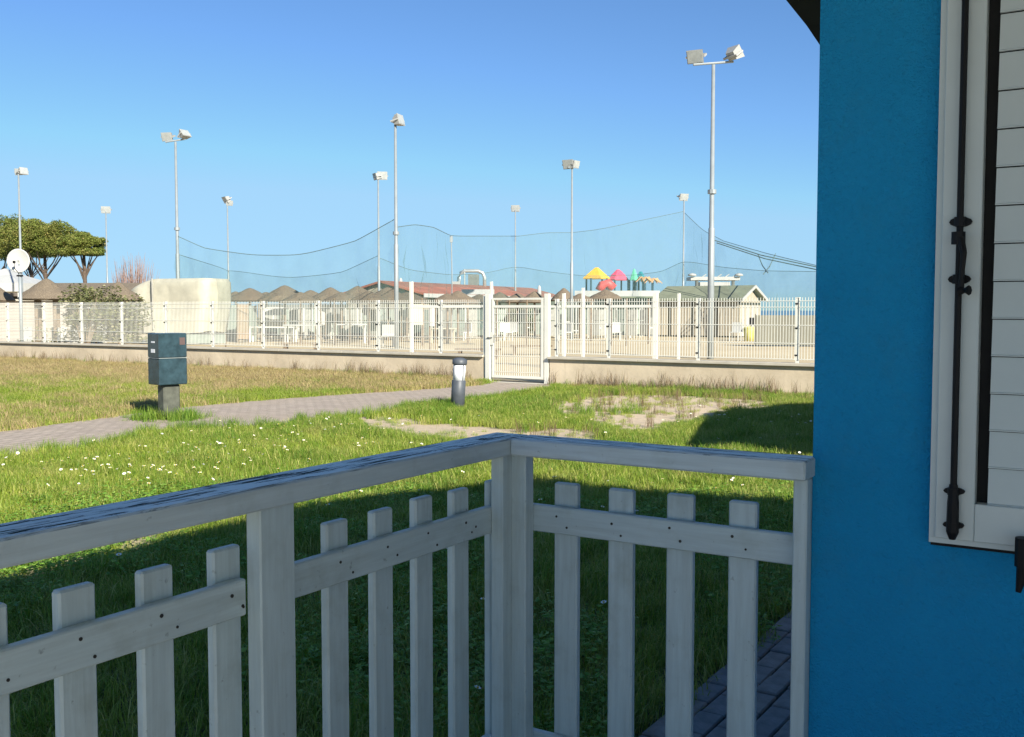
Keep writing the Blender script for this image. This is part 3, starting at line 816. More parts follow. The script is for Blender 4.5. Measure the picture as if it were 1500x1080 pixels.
# ------------------------------------------------------------------ thatched umbrellas
def umbrella(px, ya, hw, ye, Y, label, legs=1):
    top = AT(px, ya, Y); ze = AT(px, ye, Y).z; r_ = hw * Y / F
    t = thing('thatched_umbrella', label, 'beach umbrella', (top.x, Y, 0), random.uniform(0, 6), 'thatched beach umbrellas behind the fence')
    H_ = top.z; d = H_ - ze
    b0 = MB(); prof = [(r_ * .9, ze - .05), (r_ * 1.0, ze), (r_ * .80, ze + d * .30), (r_ * .58, ze + d * .50), (r_ * .60, ze + d * .46), (r_ * .38, ze + d * .70), (r_ * .40, ze + d * .67), (r_ * .14, ze + d * .93), (.03, H_)]
    b0.lathe(prof, 26, jit=.05); b0.build('canopy', thatch_m, t)
    if legs == 1: MB().tube([(0, 0, -.05), (0, 0, H_ - .2)], .06, 8).build('pole', post_wood, t)
    else:
        for a in range(4):
            x_, y_ = r_ * .45 * math.cos(a * 1.57 + .4), r_ * .45 * math.sin(a * 1.57 + .4)
            MB().tube([(x_, y_, -.05), (x_, y_, ze + .25)], .06, 8).build('pole', post_wood, t)
UM = [
    (68, 408, 39, 438, 35, 'brown thatched umbrella on several posts beside the satellite dish', 4),
    (173, 413, 34, 440, 42, 'thatched umbrella just left of the covered trailer', 1),
    (-6, 418, 26, 440, 36, 'thatched umbrella cut by the left edge of the picture', 1),
    (366, 422, 36, 441, 52, 'thatched umbrella directly right of the covered trailer', 1),
    (417, 418, 40, 441, 50, 'broad thatched umbrella with the highest peak in the row left of the poles', 1),
    (455, 425, 30, 441, 58, 'small-peaked thatched umbrella right of the highest-peaked one', 1),
    (484, 421, 32, 441, 56, 'thatched umbrella in the middle of the row between trailer and poles', 1),
    (500, 428, 28, 441, 50, 'low thatched umbrella in front of the middle of the row', 1),
    (524, 419, 36, 441, 54, 'thatched umbrella just left of the pair of poles', 1),
    (345, 427, 22, 438, 62, 'distant thatched umbrella peeping out behind the trailer', 1),
    (568, 421, 40, 443, 50, 'thatched umbrella behind the pair of poles', 1),
    (596, 428, 42, 444, 50, 'thatched umbrella under the left end of the red roof', 1),
    (628, 428, 22, 440, 62, 'far thatched umbrella against the red roof', 1),
    (671, 426, 30, 444, 50, 'thatched umbrella just left of the gate', 1),
    (732, 428, 24, 442, 58, 'thatched umbrella above the left half of the gate', 1),
    (783, 427, 24, 443, 55, 'thatched umbrella above the right gate post', 1),
    (826, 422, 20, 440, 56, 'dark thatched umbrella just left of the pole by the play towers', 1),
    (887, 424, 26, 438, 58, 'thatched umbrella in front of the white bar roof', 1),
    (540, 426, 30, 442, 47, 'nearer thatched umbrella just left of the shorter two-lamp pole', 1),
    (440, 428, 30, 443, 47, 'nearer low thatched umbrella right of the broad high-peaked one', 1),
    (655, 430, 26, 443, 46, 'nearer thatched umbrella left of the one by the gate', 1),
    (702, 431, 24, 443, 60, 'small thatched umbrella behind the left gate post', 1),
    (758, 430, 26, 443, 57, 'small thatched umbrella above the middle of the gate', 1),
    (850, 430, 22, 441, 54, 'low thatched umbrella right of the pole by the play towers', 1),
    (390, 428, 26, 438, 63, 'distant thatched umbrella between the two right of the trailer', 1),
]
for u_ in UM: umbrella(*u_)

# ------------------------------------------------------------------ restaurant with red roof and duct
dr = Vector((.42, .907, 0)).normalized(); pr = Vector((dr.y, -dr.x, 0))
A0 = AT(557, 411, 60)
rest = thing('beach_restaurant', 'low restaurant with a long red roof and white eaves behind the umbrellas', 'building', (A0.x, A0.y, 0), math.atan2(pr.y, pr.x))
hw, zE, zR, LN = 2.6, 2.55, A0.z, 22
MB().prism([(-hw - .3, zE - .05), (0, zR), (hw + .3, zE - .05), (hw + .3, zE - .16), (0, zR - .12), (-hw - .3, zE - .16)], 0, LN, axis='y').build('roof', red_roof, rest)
MB().prism([(-hw, 0), (-hw, zE - .1), (0, zR - .14), (hw, zE - .1), (hw, 0)], .3, LN - .2, axis='y').build('wall', canvas_d, rest)
MB().box(hw + .31, hw + .36, 0, LN, zE - .30, zE - .07).build('gutter_board', white_paint, rest)
for i in range(7):
    MB().box(hw + .001, hw + .03, 1.2 + i * 2.9, 2.6 + i * 2.9, .9, 2.1).build('window', shade_m, rest)
dz = thing('roof_duct', 'silver ventilation duct bent over a roof unit on the red roof', 'duct', (AT(690, 418, 72).x, 72, 0))
zt2 = AT(690, 397, 72).z; zb2 = AT(690, 419, 72).z - .3
arc = [(-.85, 0, zb2), (-.85, 0, zt2 - .45), (-.72, 0, zt2 - .15), (-.45, 0, zt2), (.5, 0, zt2), (.82, 0, zt2 - .15), (.95, 0, zt2 - .45), (.95, 0, zb2)]
MB().tube(arc, .13, 10).build('duct', duct_m, dz, True)
MB().box(-1.35, -.75, -.4, .1, zb2, zt2 - .75).build('fan_unit', grey_fix, dz)
MB().box(-.2, .55, -.1, .5, zb2, zt2 - .25).build('filter_unit', canvas_c, dz)
MB().tube([(-.45, -.05, zb2), (-.45, -.05, zt2 + .12)], .06, 8).build('brace', duct_m, dz)
for px, y_, Y, lab in ((587, 407, 64, 'closed white parasol above the left part of the red roof'), (720, 414, 66, 'closed white parasol right of the roof duct'), (790, 418, 70, 'closed white parasol above the right gate post')):
    t_ = AT(px, y_, Y); o = thing('closed_parasol', lab, 'parasol', (t_.x, Y, 0), 0, 'closed white parasols')
    MB().lathe([(.05, t_.z - .85), (.16, t_.z - .75), (.10, t_.z - .1), (.02, t_.z)], 10).build('cloth', white_paint, o, True)
    MB().tube([(0, 0, 0), (0, 0, t_.z - .7)], .03, 6).build('pole', white_paint, o)

# ------------------------------------------------------------------ beach bar with white fascia
Y = 66; a = AT(842, 426, Y); b_ = AT(966, 438, Y)
bar = thing('beach_bar', 'long flat-roofed beach bar with a white fascia under the play towers', 'building', ((a.x + b_.x) / 2, Y, 0), R(-4))
hl = (b_.x - a.x) / 2
MB().box(-hl, hl, -.05, .0, b_.z + .16, a.z).build('fascia', white_paint, bar)
MB().box(-hl, hl, .001, 4, b_.z + .2, a.z - .05).build('roof', white_paint, bar)
MB().box(-hl - .1, hl + .1, -.5, -.052, b_.z + .05, b_.z + .15).build('awning', green_roof, bar)
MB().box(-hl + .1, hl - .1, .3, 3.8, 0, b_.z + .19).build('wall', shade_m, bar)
for i in range(6):
    x_ = -hl + .1 + i * (2 * hl - .2) / 5; MB().tube([(x_, -.3, 0), (x_, -.3, b_.z + .05)], .05, 8).build('column', white_paint, bar)
MB().box(-hl + .2, hl - .3, -.1, .2, 0, 1.05).build('counter', canvas_c, bar)
# left canopy continuing above the gate
Y = 62; a = AT(676, 424, Y); b_ = AT(724, 434, Y)
cn = thing('white_canopy', 'low white canvas canopy behind the fence just left of the gate', 'canopy', (a.x, Y, 0))
w_ = b_.x - a.x
MB().add([(0, 0, b_.z + .1), (w_, 0, b_.z + .1), (w_, 0, a.z), (0, 0, a.z), (0, .3, b_.z + .1), (w_, .3, b_.z + .1), (w_, .3, a.z), (0, .3, a.z)], [(0, 1, 2, 3), (3, 2, 6, 7), (4, 7, 6, 5), (0, 3, 7, 4), (1, 5, 6, 2)]).build('canvas', white_paint, cn)
for x_ in (.05, w_ - .05): MB().tube([(x_, .1, 0), (x_, .1, b_.z + .15)], .04, 6).build('leg', white_paint, cn)

# ------------------------------------------------------------------ play towers
def tower(px0, px1, ya, ye, m_roof, label, Y=78, kind=0):
    c_ = AT((px0 + px1) / 2, ya, Y); r_ = (px1 - px0) / 2 * Y / F; ze = AT(px0, ye, Y).z
    t = thing('play_tower', label, 'playground tower', (c_.x, Y, 0), R(12 + 9 * kind))
    H_ = c_.z; s_ = r_ / 1.25
    for sx, sy in ((-1, -1), (1, -1), (1, 1), (-1, 1)):
        MB().tube([(sx * s_, sy * s_, 0), (sx * s_, sy * s_, ze + .05)], .07, 8).build('post', navy_m, t)
    if kind == 0:
        MB().lathe([(r_ * 1.35, ze), (r_ * 1.38, ze + .08), (.12, H_)], 4).build('roof', m_roof, t)
    elif kind == 1:
        MB().lathe([(r_ * 1.15, ze), (r_ * 1.18, ze + .08), (r_ * .8, ze + (H_ - ze) * .45), (r_ * .85, ze + (H_ - ze) * .47), (r_ * .5, ze + (H_ - ze) * .72), (r_ * .5, ze + (H_ - ze) * .75), (.1, H_)], 8).build('roof', m_roof, t)
    else:
        MB().lathe([(r_ * 1.2, ze), (r_ * .9, ze + (H_ - ze) * .3), (.06, H_)], 6).build('roof', m_roof, t)
    MB().box(-s_, s_, -s_, s_, 1.9, 2.0).build('platform', navy_m, t)
    MB().box(-s_, s_, -s_ - .03, -s_ + .03, 2.0, 2.7).build('side_panel', redp_m if kind < 2 else teal_m, t)
tower(859, 889, 392, 409, yellow_m, 'play tower with a yellow pyramid roof')
tower(892, 919, 395, 411, pink_m, 'play tower with a pink stepped roof', 80, 1)
tower(923, 935, 394, 411, green_m, 'play tower with a narrow light green pointed roof', 79, 2)
tower(932, 945, 398, 412, teal_m, 'play tower with a dark teal roof behind the light green one', 84, 0)
def palm(px, y_, Y, lab):
    c_ = AT(px, y_, Y); t = thing('toy_palm', lab, 'play palm', (c_.x, Y, 0), 0, 'orange play palms')
    MB().tube([(0, 0, 0), (0, 0, c_.z - .2)], .09, 8).build('trunk', navy_m, t)
    b0 = MB()
    for i in range(7):
        a_ = i * .9; dx, dy = math.cos(a_), math.sin(a_)
        b0.add([(0, 0, c_.z), (dx * .35 - dy * .18, dy * .35 + dx * .18, c_.z + .15), (dx * .75, dy * .75, c_.z - .25), (dx * .35 + dy * .18, dy * .35 - dx * .18, c_.z + .05)], [(0, 1, 2, 3)])
    o = b0.build('leaves', orange_m, t); s_ = o.modifiers.new('t', 'SOLIDIFY'); s_.thickness = .05
palm(944, 408, 78, 'orange-leaved play palm next to the teal tower roof'); palm(956, 410, 78, 'orange-leaved play palm at the right end of the play towers')
sl = AT(888, 418, 76)
so = thing('play_slide', 'red play tunnel between the yellow and pink towers', 'slide', (sl.x, 76, 0))
MB().tube([(-.5, 0, sl.z - .4), (-.3, 0, sl.z - .0), (.15, 0, sl.z + .15), (.55, 0, sl.z - .25)], .35, 10).build('tunnel', redp_m, so, True)
MB().tube([(0, 0, 0), (0, 0, sl.z)], .06, 6).build('support', navy_m, so)

# ------------------------------------------------------------------ beach hut with grey-green roof
Y = 56.0; X0 = .2213 * Y
hut = thing('beach_hut', 'boarded beach hut with a grey-green roof and white gable trim, near the blue wall', 'hut', (X0, Y, 0), RZ)
HL, HW = 4.75, 3.5; zE = AT(1040, 438, 57).z; zR = AT(1096, 420, 57).z
MB().prism([(-.35, zE - .09), (HW / 2, zR), (HW + .35, zE - .09), (HW + .35, zE), (HW / 2, zR + .09), (-.35, zE)], -HL - .25, .3).build('roof', green_roof, hut)
MB().prism([(0, 0), (HW, 0), (HW, zE - .06), (HW / 2, zR - .04), (0, zE - .06)], -HL, 0).build('wall_core', shade_m, hut)
MB().prism([(-.38, zE - .16), (HW / 2, zR - .06), (HW / 2, zR + .10), (-.38, zE + .01)], .302, .35).build('gable_board', white_paint, hut)
MB().prism([(HW + .38, zE - .16), (HW / 2, zR - .06), (HW / 2, zR + .10), (HW + .38, zE + .01)], .302, .35).build('gable_board', white_paint, hut)
MB().prism([(.05, zE - .2), (HW - .05, zE - .2), (HW / 2, zR - .15)], .002, .04).build('gable_infill', canvas_d, hut)
bd = None
for i in range(24):
    x_ = -HL + i * HL / 24
    if bd is None: bd = MB().box(0, HL / 24 - .03, -.04, -.002, .1, zE - .1).build('board', canvas_d, hut); bd.location = (x_, 0, 0)
    elif i % 7 != 3: part_of(bd, hut, (x_, random.uniform(-.01, .01), 0))
for i in range(9):
    MB().box(.002, .04, i * HW / 9, (i + 1) * HW / 9 - .03, .1, zE - .35).build('board', white_paint if i % 2 else canvas_d, hut)
# white pavilion behind the hut
Y = 80; a = AT(1012, 404, Y); b_ = AT(1084, 420, Y)
pv = thing('white_pavilion', 'white roof frame with curled ends rising behind the beach hut', 'pavilion', ((a.x + b_.x) / 2, Y, 0))
hl = (b_.x - a.x) / 2
MB().box(-hl, hl, 0, 2, a.z - .35, a.z - .08).build('roof_beam', white_paint, pv)
for s_ in (-1, 1):
    MB().lathe([(.02, -.06), (.35, 0), (.3, .12), (.02, .2)], 12, c=(s_ * (hl - .1), 0, a.z)).build('end_cap', white_paint, pv, True)
    MB().tube([(s_ * (hl - .5), .2, 0), (s_ * (hl - .5), .2, a.z - .35)], .13, 8).build('column', canvas_c, pv)
MB().box(-hl + .75, hl - .75, .1, 1.8, 0, a.z - .50).build('wall', white_paint, pv)
for i in range(5): MB().tube([(-hl + .9 + i * .6, .05, a.z - .08), (-hl + 1.2 + i * .6, .05, a.z + .1)], .04, 6).build('strut', white_paint, pv)

# ------------------------------------------------------------------ low buildings and tents at the left
Y = 44.0; a = AT(-60, 441, Y); b_ = AT(106, 441, Y)
cab = thing('white_cabin', 'low cabin of pale horizontal boards behind the satellite dish', 'cabin', ((a.x + b_.x) / 2, Y, 0), R(-8))
hl = (b_.x - a.x) / 2; zc = a.z
MB().box(-hl, hl, .03, 3, 0, zc).build('wall_core', white_paint, cab)
bd = None
for i in range(13):
    if bd is None: bd = MB().box(-hl, hl, -.01, .029, 0, .135).build('board', plain('pinkish white board', (.40, .36, .31), .7), cab); bd.location = (0, 0, .02)
    else: part_of(bd, cab, (0, random.uniform(-.004, .004), .02 + i * .145))
MB().box(-hl - .1, hl + .1, -.15, 3.1, zc + .001, zc + .07).build('roof', concrete, cab)
Y = 66; a = AT(-80, 415, Y); b_ = AT(262, 440, Y)
lb = thing('long_shed', 'long dark flat-roofed building behind the umbrellas on the left', 'building', ((a.x + b_.x) / 2, Y, 0), R(-3))
hl = (b_.x - a.x) / 2
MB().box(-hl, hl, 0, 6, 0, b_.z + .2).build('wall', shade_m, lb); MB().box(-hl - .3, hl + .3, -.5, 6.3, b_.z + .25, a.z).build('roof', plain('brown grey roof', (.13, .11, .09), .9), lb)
Y = 62; a = AT(8, 396, Y)
mt = thing('white_marquee', 'peaked white marquee roof at the left edge below the pines', 'marquee', (a.x, Y, 0), R(40))
MB().lathe([(2.9, AT(8, 416, Y).z - .5), (2.9, AT(8, 416, Y).z), (1.2, AT(8, 404, Y).z), (.05, a.z + .1)], 4).build('canvas', white_paint, mt)
for s_ in range(4): MB().tube([(2.7 * math.cos(s_ * 1.571), 2.7 * math.sin(s_ * 1.571), 0), (2.7 * math.cos(s_ * 1.571), 2.7 * math.sin(s_ * 1.571), 2.7)], .05, 6).build('leg', white_paint, mt)
c_ = AT(185, 419, 47); d_ = AT(131, 431, 47)
o = thing('white_awning', 'slanting white awning edge left of the covered trailer', 'awning', (d_.x, 47.6, 0))
MB().add([(0, 0, d_.z), (c_.x - d_.x - .6, 0, c_.z), (c_.x - d_.x - .6, .8, c_.z), (0, .8, d_.z), (0, 0, d_.z - .05), (c_.x - d_.x - .6, 0, c_.z - .05), (c_.x - d_.x - .6, .8, c_.z - .05), (0, .8, d_.z - .05)], [(0, 1, 2, 3), (7, 6, 5, 4), (0, 4, 5, 1), (1, 5, 6, 2), (2, 6, 7, 3), (3, 7, 4, 0)]).build('cloth', white_paint, o)
for x_, z_ in ((.05, d_.z - .05), (1.0, c_.z - .15)): MB().tube([(x_, .4, 0), (x_, .4, z_)], .03, 6).build('leg', white_paint, o)

# ------------------------------------------------------------------ white inner rail frame just behind the fence
Y = 26.5
def ptf(px, yy=None):
    r_ = (px - 750) / F; F1 = FENCE0 + U * 4.5
    t = (r_ * F1.y - F1.x) / (V.x - r_ * V.y); p = F1 + V * t; return t, p
inr = thing('pergola', 'cream post-and-beam pergola of the sand court just behind the fence at the gate', 'pergola', FENCE0 + U * 4.5, RZ)
for px, yt in ((603, 413), (720, 413), (826, 430), (854, 422), (960, 430), (994, 430)):
    t, p = ptf(px); zt_ = 1.5 + (455 - yt) / F * p.y
    hw_ = {603: .040, 720: .028, 826: .034, 854: .03, 960: .05, 994: .028}[px]
    MB().box(t - hw_, t + hw_, -hw_, hw_, -.05, zt_).build('post', white_metal, inr)
for p0, p1 in ((606, 718), (829, 852), (857, 957)):
    t0, q0 = ptf(p0); t1, q1 = ptf(p1); z_ = 1.5 + (455 - 449) / F * q0.y
    MB().box(t0 + .03, t1 - .03, -.02, .02, z_ - .032, z_ + .032).build('beam', white_metal, inr)
t0, q0 = ptf(722); t1, q1 = ptf(823)
MB().box(t0 + .03, t1 - .03, -.02, .02, 1.57, 1.63).build('beam', white_metal, inr)

# ------------------------------------------------------------------ clutter under the umbrellas, each its own thing
def screen(px0, px1, y0, y1, Y, m_, label, name='canvas_screen', cat='screen', rz=0):
    a = AT(px0, y0, Y); b_ = AT(px1, y1, Y); t = thing(name, label, cat, ((a.x + b_.x) / 2, Y, 0), R(rz)); h = (b_.x - a.x) / 2
    nn = max(2, int(h * 2 / .4)); vs = []
    for i in range(nn + 1):
        x_ = -h + i * 2 * h / nn; d = random.uniform(-.06, .06)
        vs += [(x_, d, max(.02, b_.z)), (x_, d + random.uniform(-.03, .03), a.z)]
    o = MB().add(vs, [(2 * i, 2 * i + 2, 2 * i + 3, 2 * i + 1) for i in range(nn)]).build('cloth', m_, t); s_ = o.modifiers.new('t', 'SOLIDIFY'); s_.thickness = .03
    for x_ in (-h, h): MB().tube([(x_, .06, 0), (x_, .06, a.z + .05)], .03, 6).build('stake', post_wood, t)
    return t
screen(348, 364, 446, 497, 47, canvas_a, 'brown canvas screen right of the covered trailer')
screen(322, 347, 447, 500, 49, canvas_b, 'pale green screen directly beside the covered trailer')
screen(364, 376, 448, 502, 50, canvas_b, 'narrow pale green screen right of the brown one')
screen(385, 418, 450, 462, 52, white_paint, 'white banner under the highest-peaked umbrella')
screen(392, 416, 468, 480, 52, canvas_d, 'sand coloured board under the highest-peaked umbrella', 'board_panel', 'panel')
screen(461, 476, 446, 476, 50, white_paint, 'white cloth hanging right of the fourth fence post from the trailer')
screen(484, 505, 452, 474, 52, canvas_c, 'grey board in the middle of the umbrella row', 'board_panel', 'panel')
screen(601, 620, 446, 476, 40, tarp_m, 'cream cloth hung on the court frame post', 'hung_cloth', 'cloth')
screen(629, 637, 449, 478, 38, white_paint, 'narrow white notice board left of the gate', 'notice_board', 'notice board')
screen(532, 541, 447, 462, 48, white_paint, 'small white sheet left of the pair of poles')
screen(470, 700, 446, 494, 64, shade_m, 'long dark wind screen painted as the shade behind the umbrellas left of the gate', 'wind_screen', 'screen')  # dark sheet paints the shade under the umbrella row
screen(378, 470, 446, 494, 66, canvas_c, 'long grey wind screen behind the umbrellas right of the trailer', 'wind_screen', 'screen')
screen(716, 842, 442, 492, 66, plain('grey green boards', (.12, .13, .10), .9, var=.2), 'dark green wind screen seen through the gate', 'wind_screen', 'screen')
screen(262, 330, 490, 503, 40, canvas_b, 'low green net screen beneath the covered trailer', 'wind_screen', 'screen')
o = screen(1108, 1230, 462, 506, 42, reed_m, 'grey reed wind break between the beach hut and the blue wall', 'reed_fence', 'fence', -6)
for (px, Y, w, h, m_, lab) in ((444, 44, 1.6, .9, white_paint, 'white long table behind the fence under the umbrellas'), (512, 46, 1.5, .9, white_paint, 'second white table, left of the pair of poles'), (400, 48, 2.2, .75, white_metal, 'cream low table right of the trailer'),
                               (648, 47, 1.2, .7, canvas_d, 'sand coloured table left of the gate'), (905, 55, 1.8, .8, white_paint, 'white table under the beach bar roof')):
    t = thing('trestle_table', lab, 'table', (AT(px, 460, Y).x, Y, 0), R(random.uniform(-15, 15)))
    MB().box(-w / 2, w / 2, -.35, .35, h - .05, h).build('table_top', m_, t)
    for sx in (-1, 1):
        for sy in (-1, 1): MB().box(sx * (w / 2 - .08) - .03, sx * (w / 2 - .08) + .03, sy * .28 - .03, sy * .28 + .03, 0, h - .0505).build('leg', m_, t)
def chair(px, Y, m_, lab, s_=1.0):
    t = thing('plastic_chair', lab, 'chair', (AT(px, 460, Y).x, Y, 0), R(random.uniform(-60, 60)), 'plastic chairs on the sand')
    MB().box(-.25, .25, -.25, .25, .42, .46).build('seat', m_, t); MB().box(-.25, .25, .22, .26, .4605, .92).build('backrest', m_, t)
    for sx in (-.22, .22):
        for sy in (-.22, .22): MB().tube([(sx, sy, 0), (sx, sy, .42)], .02, 6).build('leg', m_, t)
for px, Y, lab in ((568, 42, 'white plastic chair lying left of the tall slim pole base'), (742, 50, 'white plastic chair seen through the gate'), (748, 52, 'second white plastic chair seen through the gate'), (828, 50, 'white plastic chair right of the gate'),
                   (838, 54, 'white plastic chair by the pole near the play towers'), (680, 50, 'white plastic chair just left of the gate'), (902, 50, 'white plastic chair before the beach bar'), (1078, 50, 'white plastic chair at the corner of the beach hut'),
                   (72, 35, 'white plastic chair beside the brown umbrella at the far left'), (90, 35.5, 'white plastic chair left of the leafy bush'), (30, 35.2, 'white plastic chair below the satellite dish')):
    chair(px, Y, white_paint, lab)
def dup(root, loc, rz, label=None):
    r_ = root.copy(); COL.objects.link(r_); r_.location = loc; r_.rotation_euler = (0, 0, rz)
    if label: r_['label'] = label
    for ch in list(root.children):
        c2_ = ch.copy(); COL.objects.link(c2_); c2_.parent = r_
    return r_
def lounger(m_, label, group):
    t_ = thing('folded_lounger', label, 'sun lounger', (0, -50, 0), 0, group)
    MB().box(-.28, .28, -.03, .03, .18, .95, ch=.01).build('sling', m_, t_)
    MB().box(-.28, .28, -.03, .03, .99, 1.55, ch=.01).build('backrest', m_, t_)
    for sx in (-.32, .29): MB().box(sx, sx + .03, -.02, .02, .05, 1.62).build('side_rail', white_metal, t_)
    MB().box(-.29, .29, .031, .30, .55, .60).build('leg_frame', white_metal, t_)
    return t_
for lab_, m_, gname, spots in (
    ('pale folded sun lounger leaning upright under the umbrellas', plain('pale mesh fabric', (.27, .27, .24), .8), 'pale folded loungers', [(392, 53), (398, 53.5), (430, 52), (436, 52.4), (455, 54), (478, 52), (515, 53), (521, 53.3), (545, 51), (590, 52), (640, 52), (655, 53), (690, 52), (812, 53), (870, 54), (880, 54.3), (925, 54), (945, 55)]),
    ('grey-green folded sun lounger standing among the umbrella poles', canvas_b, 'grey-green folded loungers', [(404, 55), (424, 55), (446, 56), (466, 54), (493, 54), (508, 55), (533, 54), (560, 54), (573, 53), (585, 55), (612, 53), (625, 54), (664, 54), (676, 54), (700, 54), (735, 56), (765, 56), (790, 56), (820, 56), (860, 57), (893, 57), (910, 57), (935, 57)])):
    first_ = lounger(m_, lab_, gname)
    for i_, (px, Y) in enumerate(spots):
        loc_ = (AT(px, 460, Y).x, Y, 0); rz_ = R(random.uniform(-50, 50))
        if i_ == 0: first_.location = loc_; first_.rotation_euler = (0, 0, rz_)
        else: dup(first_, loc_, rz_)
first_ = thing('wooden_stake', 'bare wooden stake standing in the sand under the umbrellas', 'post', (AT(382, 460, 48).x, 48, 0), 0, 'wooden stakes in the sand')
MB().tube([(0, 0, -.1), (.02, 0, 1.0), (0, 0, 1.95)], .04, 6).build('shaft', post_wood, first_)
MB().tube([(0, 0, 1.951), (0, 0, 2.0)], .055, 6).build('cap', post_wood, first_)
for px in (410, 440, 470, 490, 512, 540, 562, 588, 618, 644, 660, 685, 728, 746, 772, 800, 815, 866, 896, 918, 950):
    Y = random.uniform(42, 52); dup(first_, (AT(px, 460, Y).x, Y, 0), random.uniform(0, 3))
t = thing('waste_bin', 'yellow bin beside the beach hut gable', 'bin', (AT(1098, 490, 50).x, 50, 0))
MB().lathe([(.24, 0), (.30, .55), (.30, .6)], 14).build('bin_body', yel_bin, t, True); MB().lathe([(.31, .601), (.31, .66), (.1, .72)], 14).build('lid', yel_bin, t, True)
t = thing('fire_extinguisher_box', 'small dark box fixed on a stake above the yellow bin', 'box', (AT(1101, 480, 50.4).x, 50.4, 0))
MB().box(-.1, .1, -.08, .08, .8, 1.15).build('case', black_m, t); MB().tube([(0, .1, 0), (0, .1, 1.1)], .03, 6).build('stake', post_wood, t)
for (px, Y, z_, lab) in ((440, 36, .32, 'wooden bench behind the fence under the umbrella row'), (700, 31, .3, 'low wooden bench seen beside the left gate post'), (778, 34, .3, 'low dark bench seen through the gate')):
    t = thing('bench', lab, 'bench', (AT(px, 460, Y).x, Y, 0), R(-8))
    MB().box(-.7, .7, -.16, .16, z_, z_ + .05).build('seat', post_wood, t)
    for s_ in (-.55, .55): MB().box(s_ - .04, s_ + .04, -.14, .14, 0, z_ - .0005).build('leg', post_wood, t)

# ------------------------------------------------------------------ nets and ropes
def net(pts, label, zbot=.6, sag=.0, catn='net'):
    P3 = [AT(*p) for p in pts]; dense = []
    for i in range(len(P3) - 1):
        for s_ in range(8):
            f_ = s_ / 8; q = P3[i].lerp(P3[i + 1], f_); q.z -= sag * 4 * f_ * (1 - f_) * (P3[i + 1] - P3[i]).length * .1; dense.append(q)
    dense.append(P3[-1])
    for _ in range(5):
        zs_ = [q.z for q in dense]
        for i in range(1, len(dense) - 1): dense[i].z = (zs_[i - 1] + zs_[i] * 2 + zs_[i + 1]) / 4
    o = thing('court_net', label, catn, (dense[0].x, dense[0].y, 0)); base = Vector((dense[0].x, dense[0].y, 0))
    vs = []; rows = 7
    for r_ in range(rows):
        for i, q in enumerate(dense):
            z_ = q.z + (zbot - q.z) * r_ / (rows - 1)
            vs.append((q.x - base.x + random.uniform(-.12, .12) * (r_ > 0), q.y - base.y + random.uniform(-.3, .3) * (r_ > 0), z_))
    k_ = len(dense)
    MB().add(vs, [(r_ * k_ + i, r_ * k_ + i + 1, (r_ + 1) * k_ + i + 1, (r_ + 1) * k_ + i) for r_ in range(rows - 1) for i in range(k_ - 1)]).build('netting', net_m, o, True)
    MB().tube([q - base for q in dense], .015, 5).build('rope', rope_m, o, True)
    return o
net([(258, 345, 45), (300, 364, 44.5), (370, 374, 43.5), (440, 374, 42.5), (520, 354, 41), (577, 322, 39.6)], 'sagging green net between the trailer pole and the tall slim pole')
net([(580, 333, 39.6), (608, 329, 42), (635, 333, 45), (661, 346, 50), (710, 346, 54), (760, 346, 58), (800, 341, 59), (838, 341, 60), (880, 336, 60), (930, 325, 61), (1001, 310, 62)], 'long green net rising from the tall slim pole to the right')
net([(1003, 312, 62), (1030, 338, 60), (1060, 353, 58), (1110, 368, 54), (1150, 378, 50), (1200, 390, 46)], 'green net with bunched top edge hanging right of the tallest pole')
net([(556, 378, 57), (600, 396, 60), (660, 403, 66), (710, 401, 70), (755, 390, 73.8), (800, 398, 72), (860, 405, 71), (930, 403, 70), (970, 398, 68), (1002, 382, 66.8), (1060, 392, 65), (1120, 397, 62), (1200, 398, 58)], 'lower far net stretched behind the poles', 1.5)
net([(258, 372, 45.3), (333, 395, 69), (420, 408, 64), (500, 400, 60), (553, 375, 57.1)], 'faint far net between the trailer and the shorter pole', 1.5)
Pn = AT(661, 346, 50)
t = thing('net_post', 'thin dark post holding the net left of the roof duct', 'post', (Pn.x, 50, 0)); MB().tube([(0, 0, 0), (.03, 0, Pn.z * .6), (0, 0, Pn.z)], .03, 6).box(-.07, .07, -.04, .04, Pn.z - .3, Pn.z).build('shaft', galv, t)
# bunched net folds
fo = MB()
for px0, y0, px1, y1 in ((1040, 350, 1200, 392), (1050, 356, 1200, 396), (1110, 372, 1125, 400), (1136, 372, 1118, 402)):
    fo.tube([AT(px0, y0, 56), (AT(px0, y0, 56) + AT(px1, y1, 50)) / 2 - Vector((0, 0, .15)), AT(px1, y1, 50)], .028, 6)
tag(fo.build('net_folds', rope_m), 'gathered dark folds of net hanging beside the blue wall', 'net')

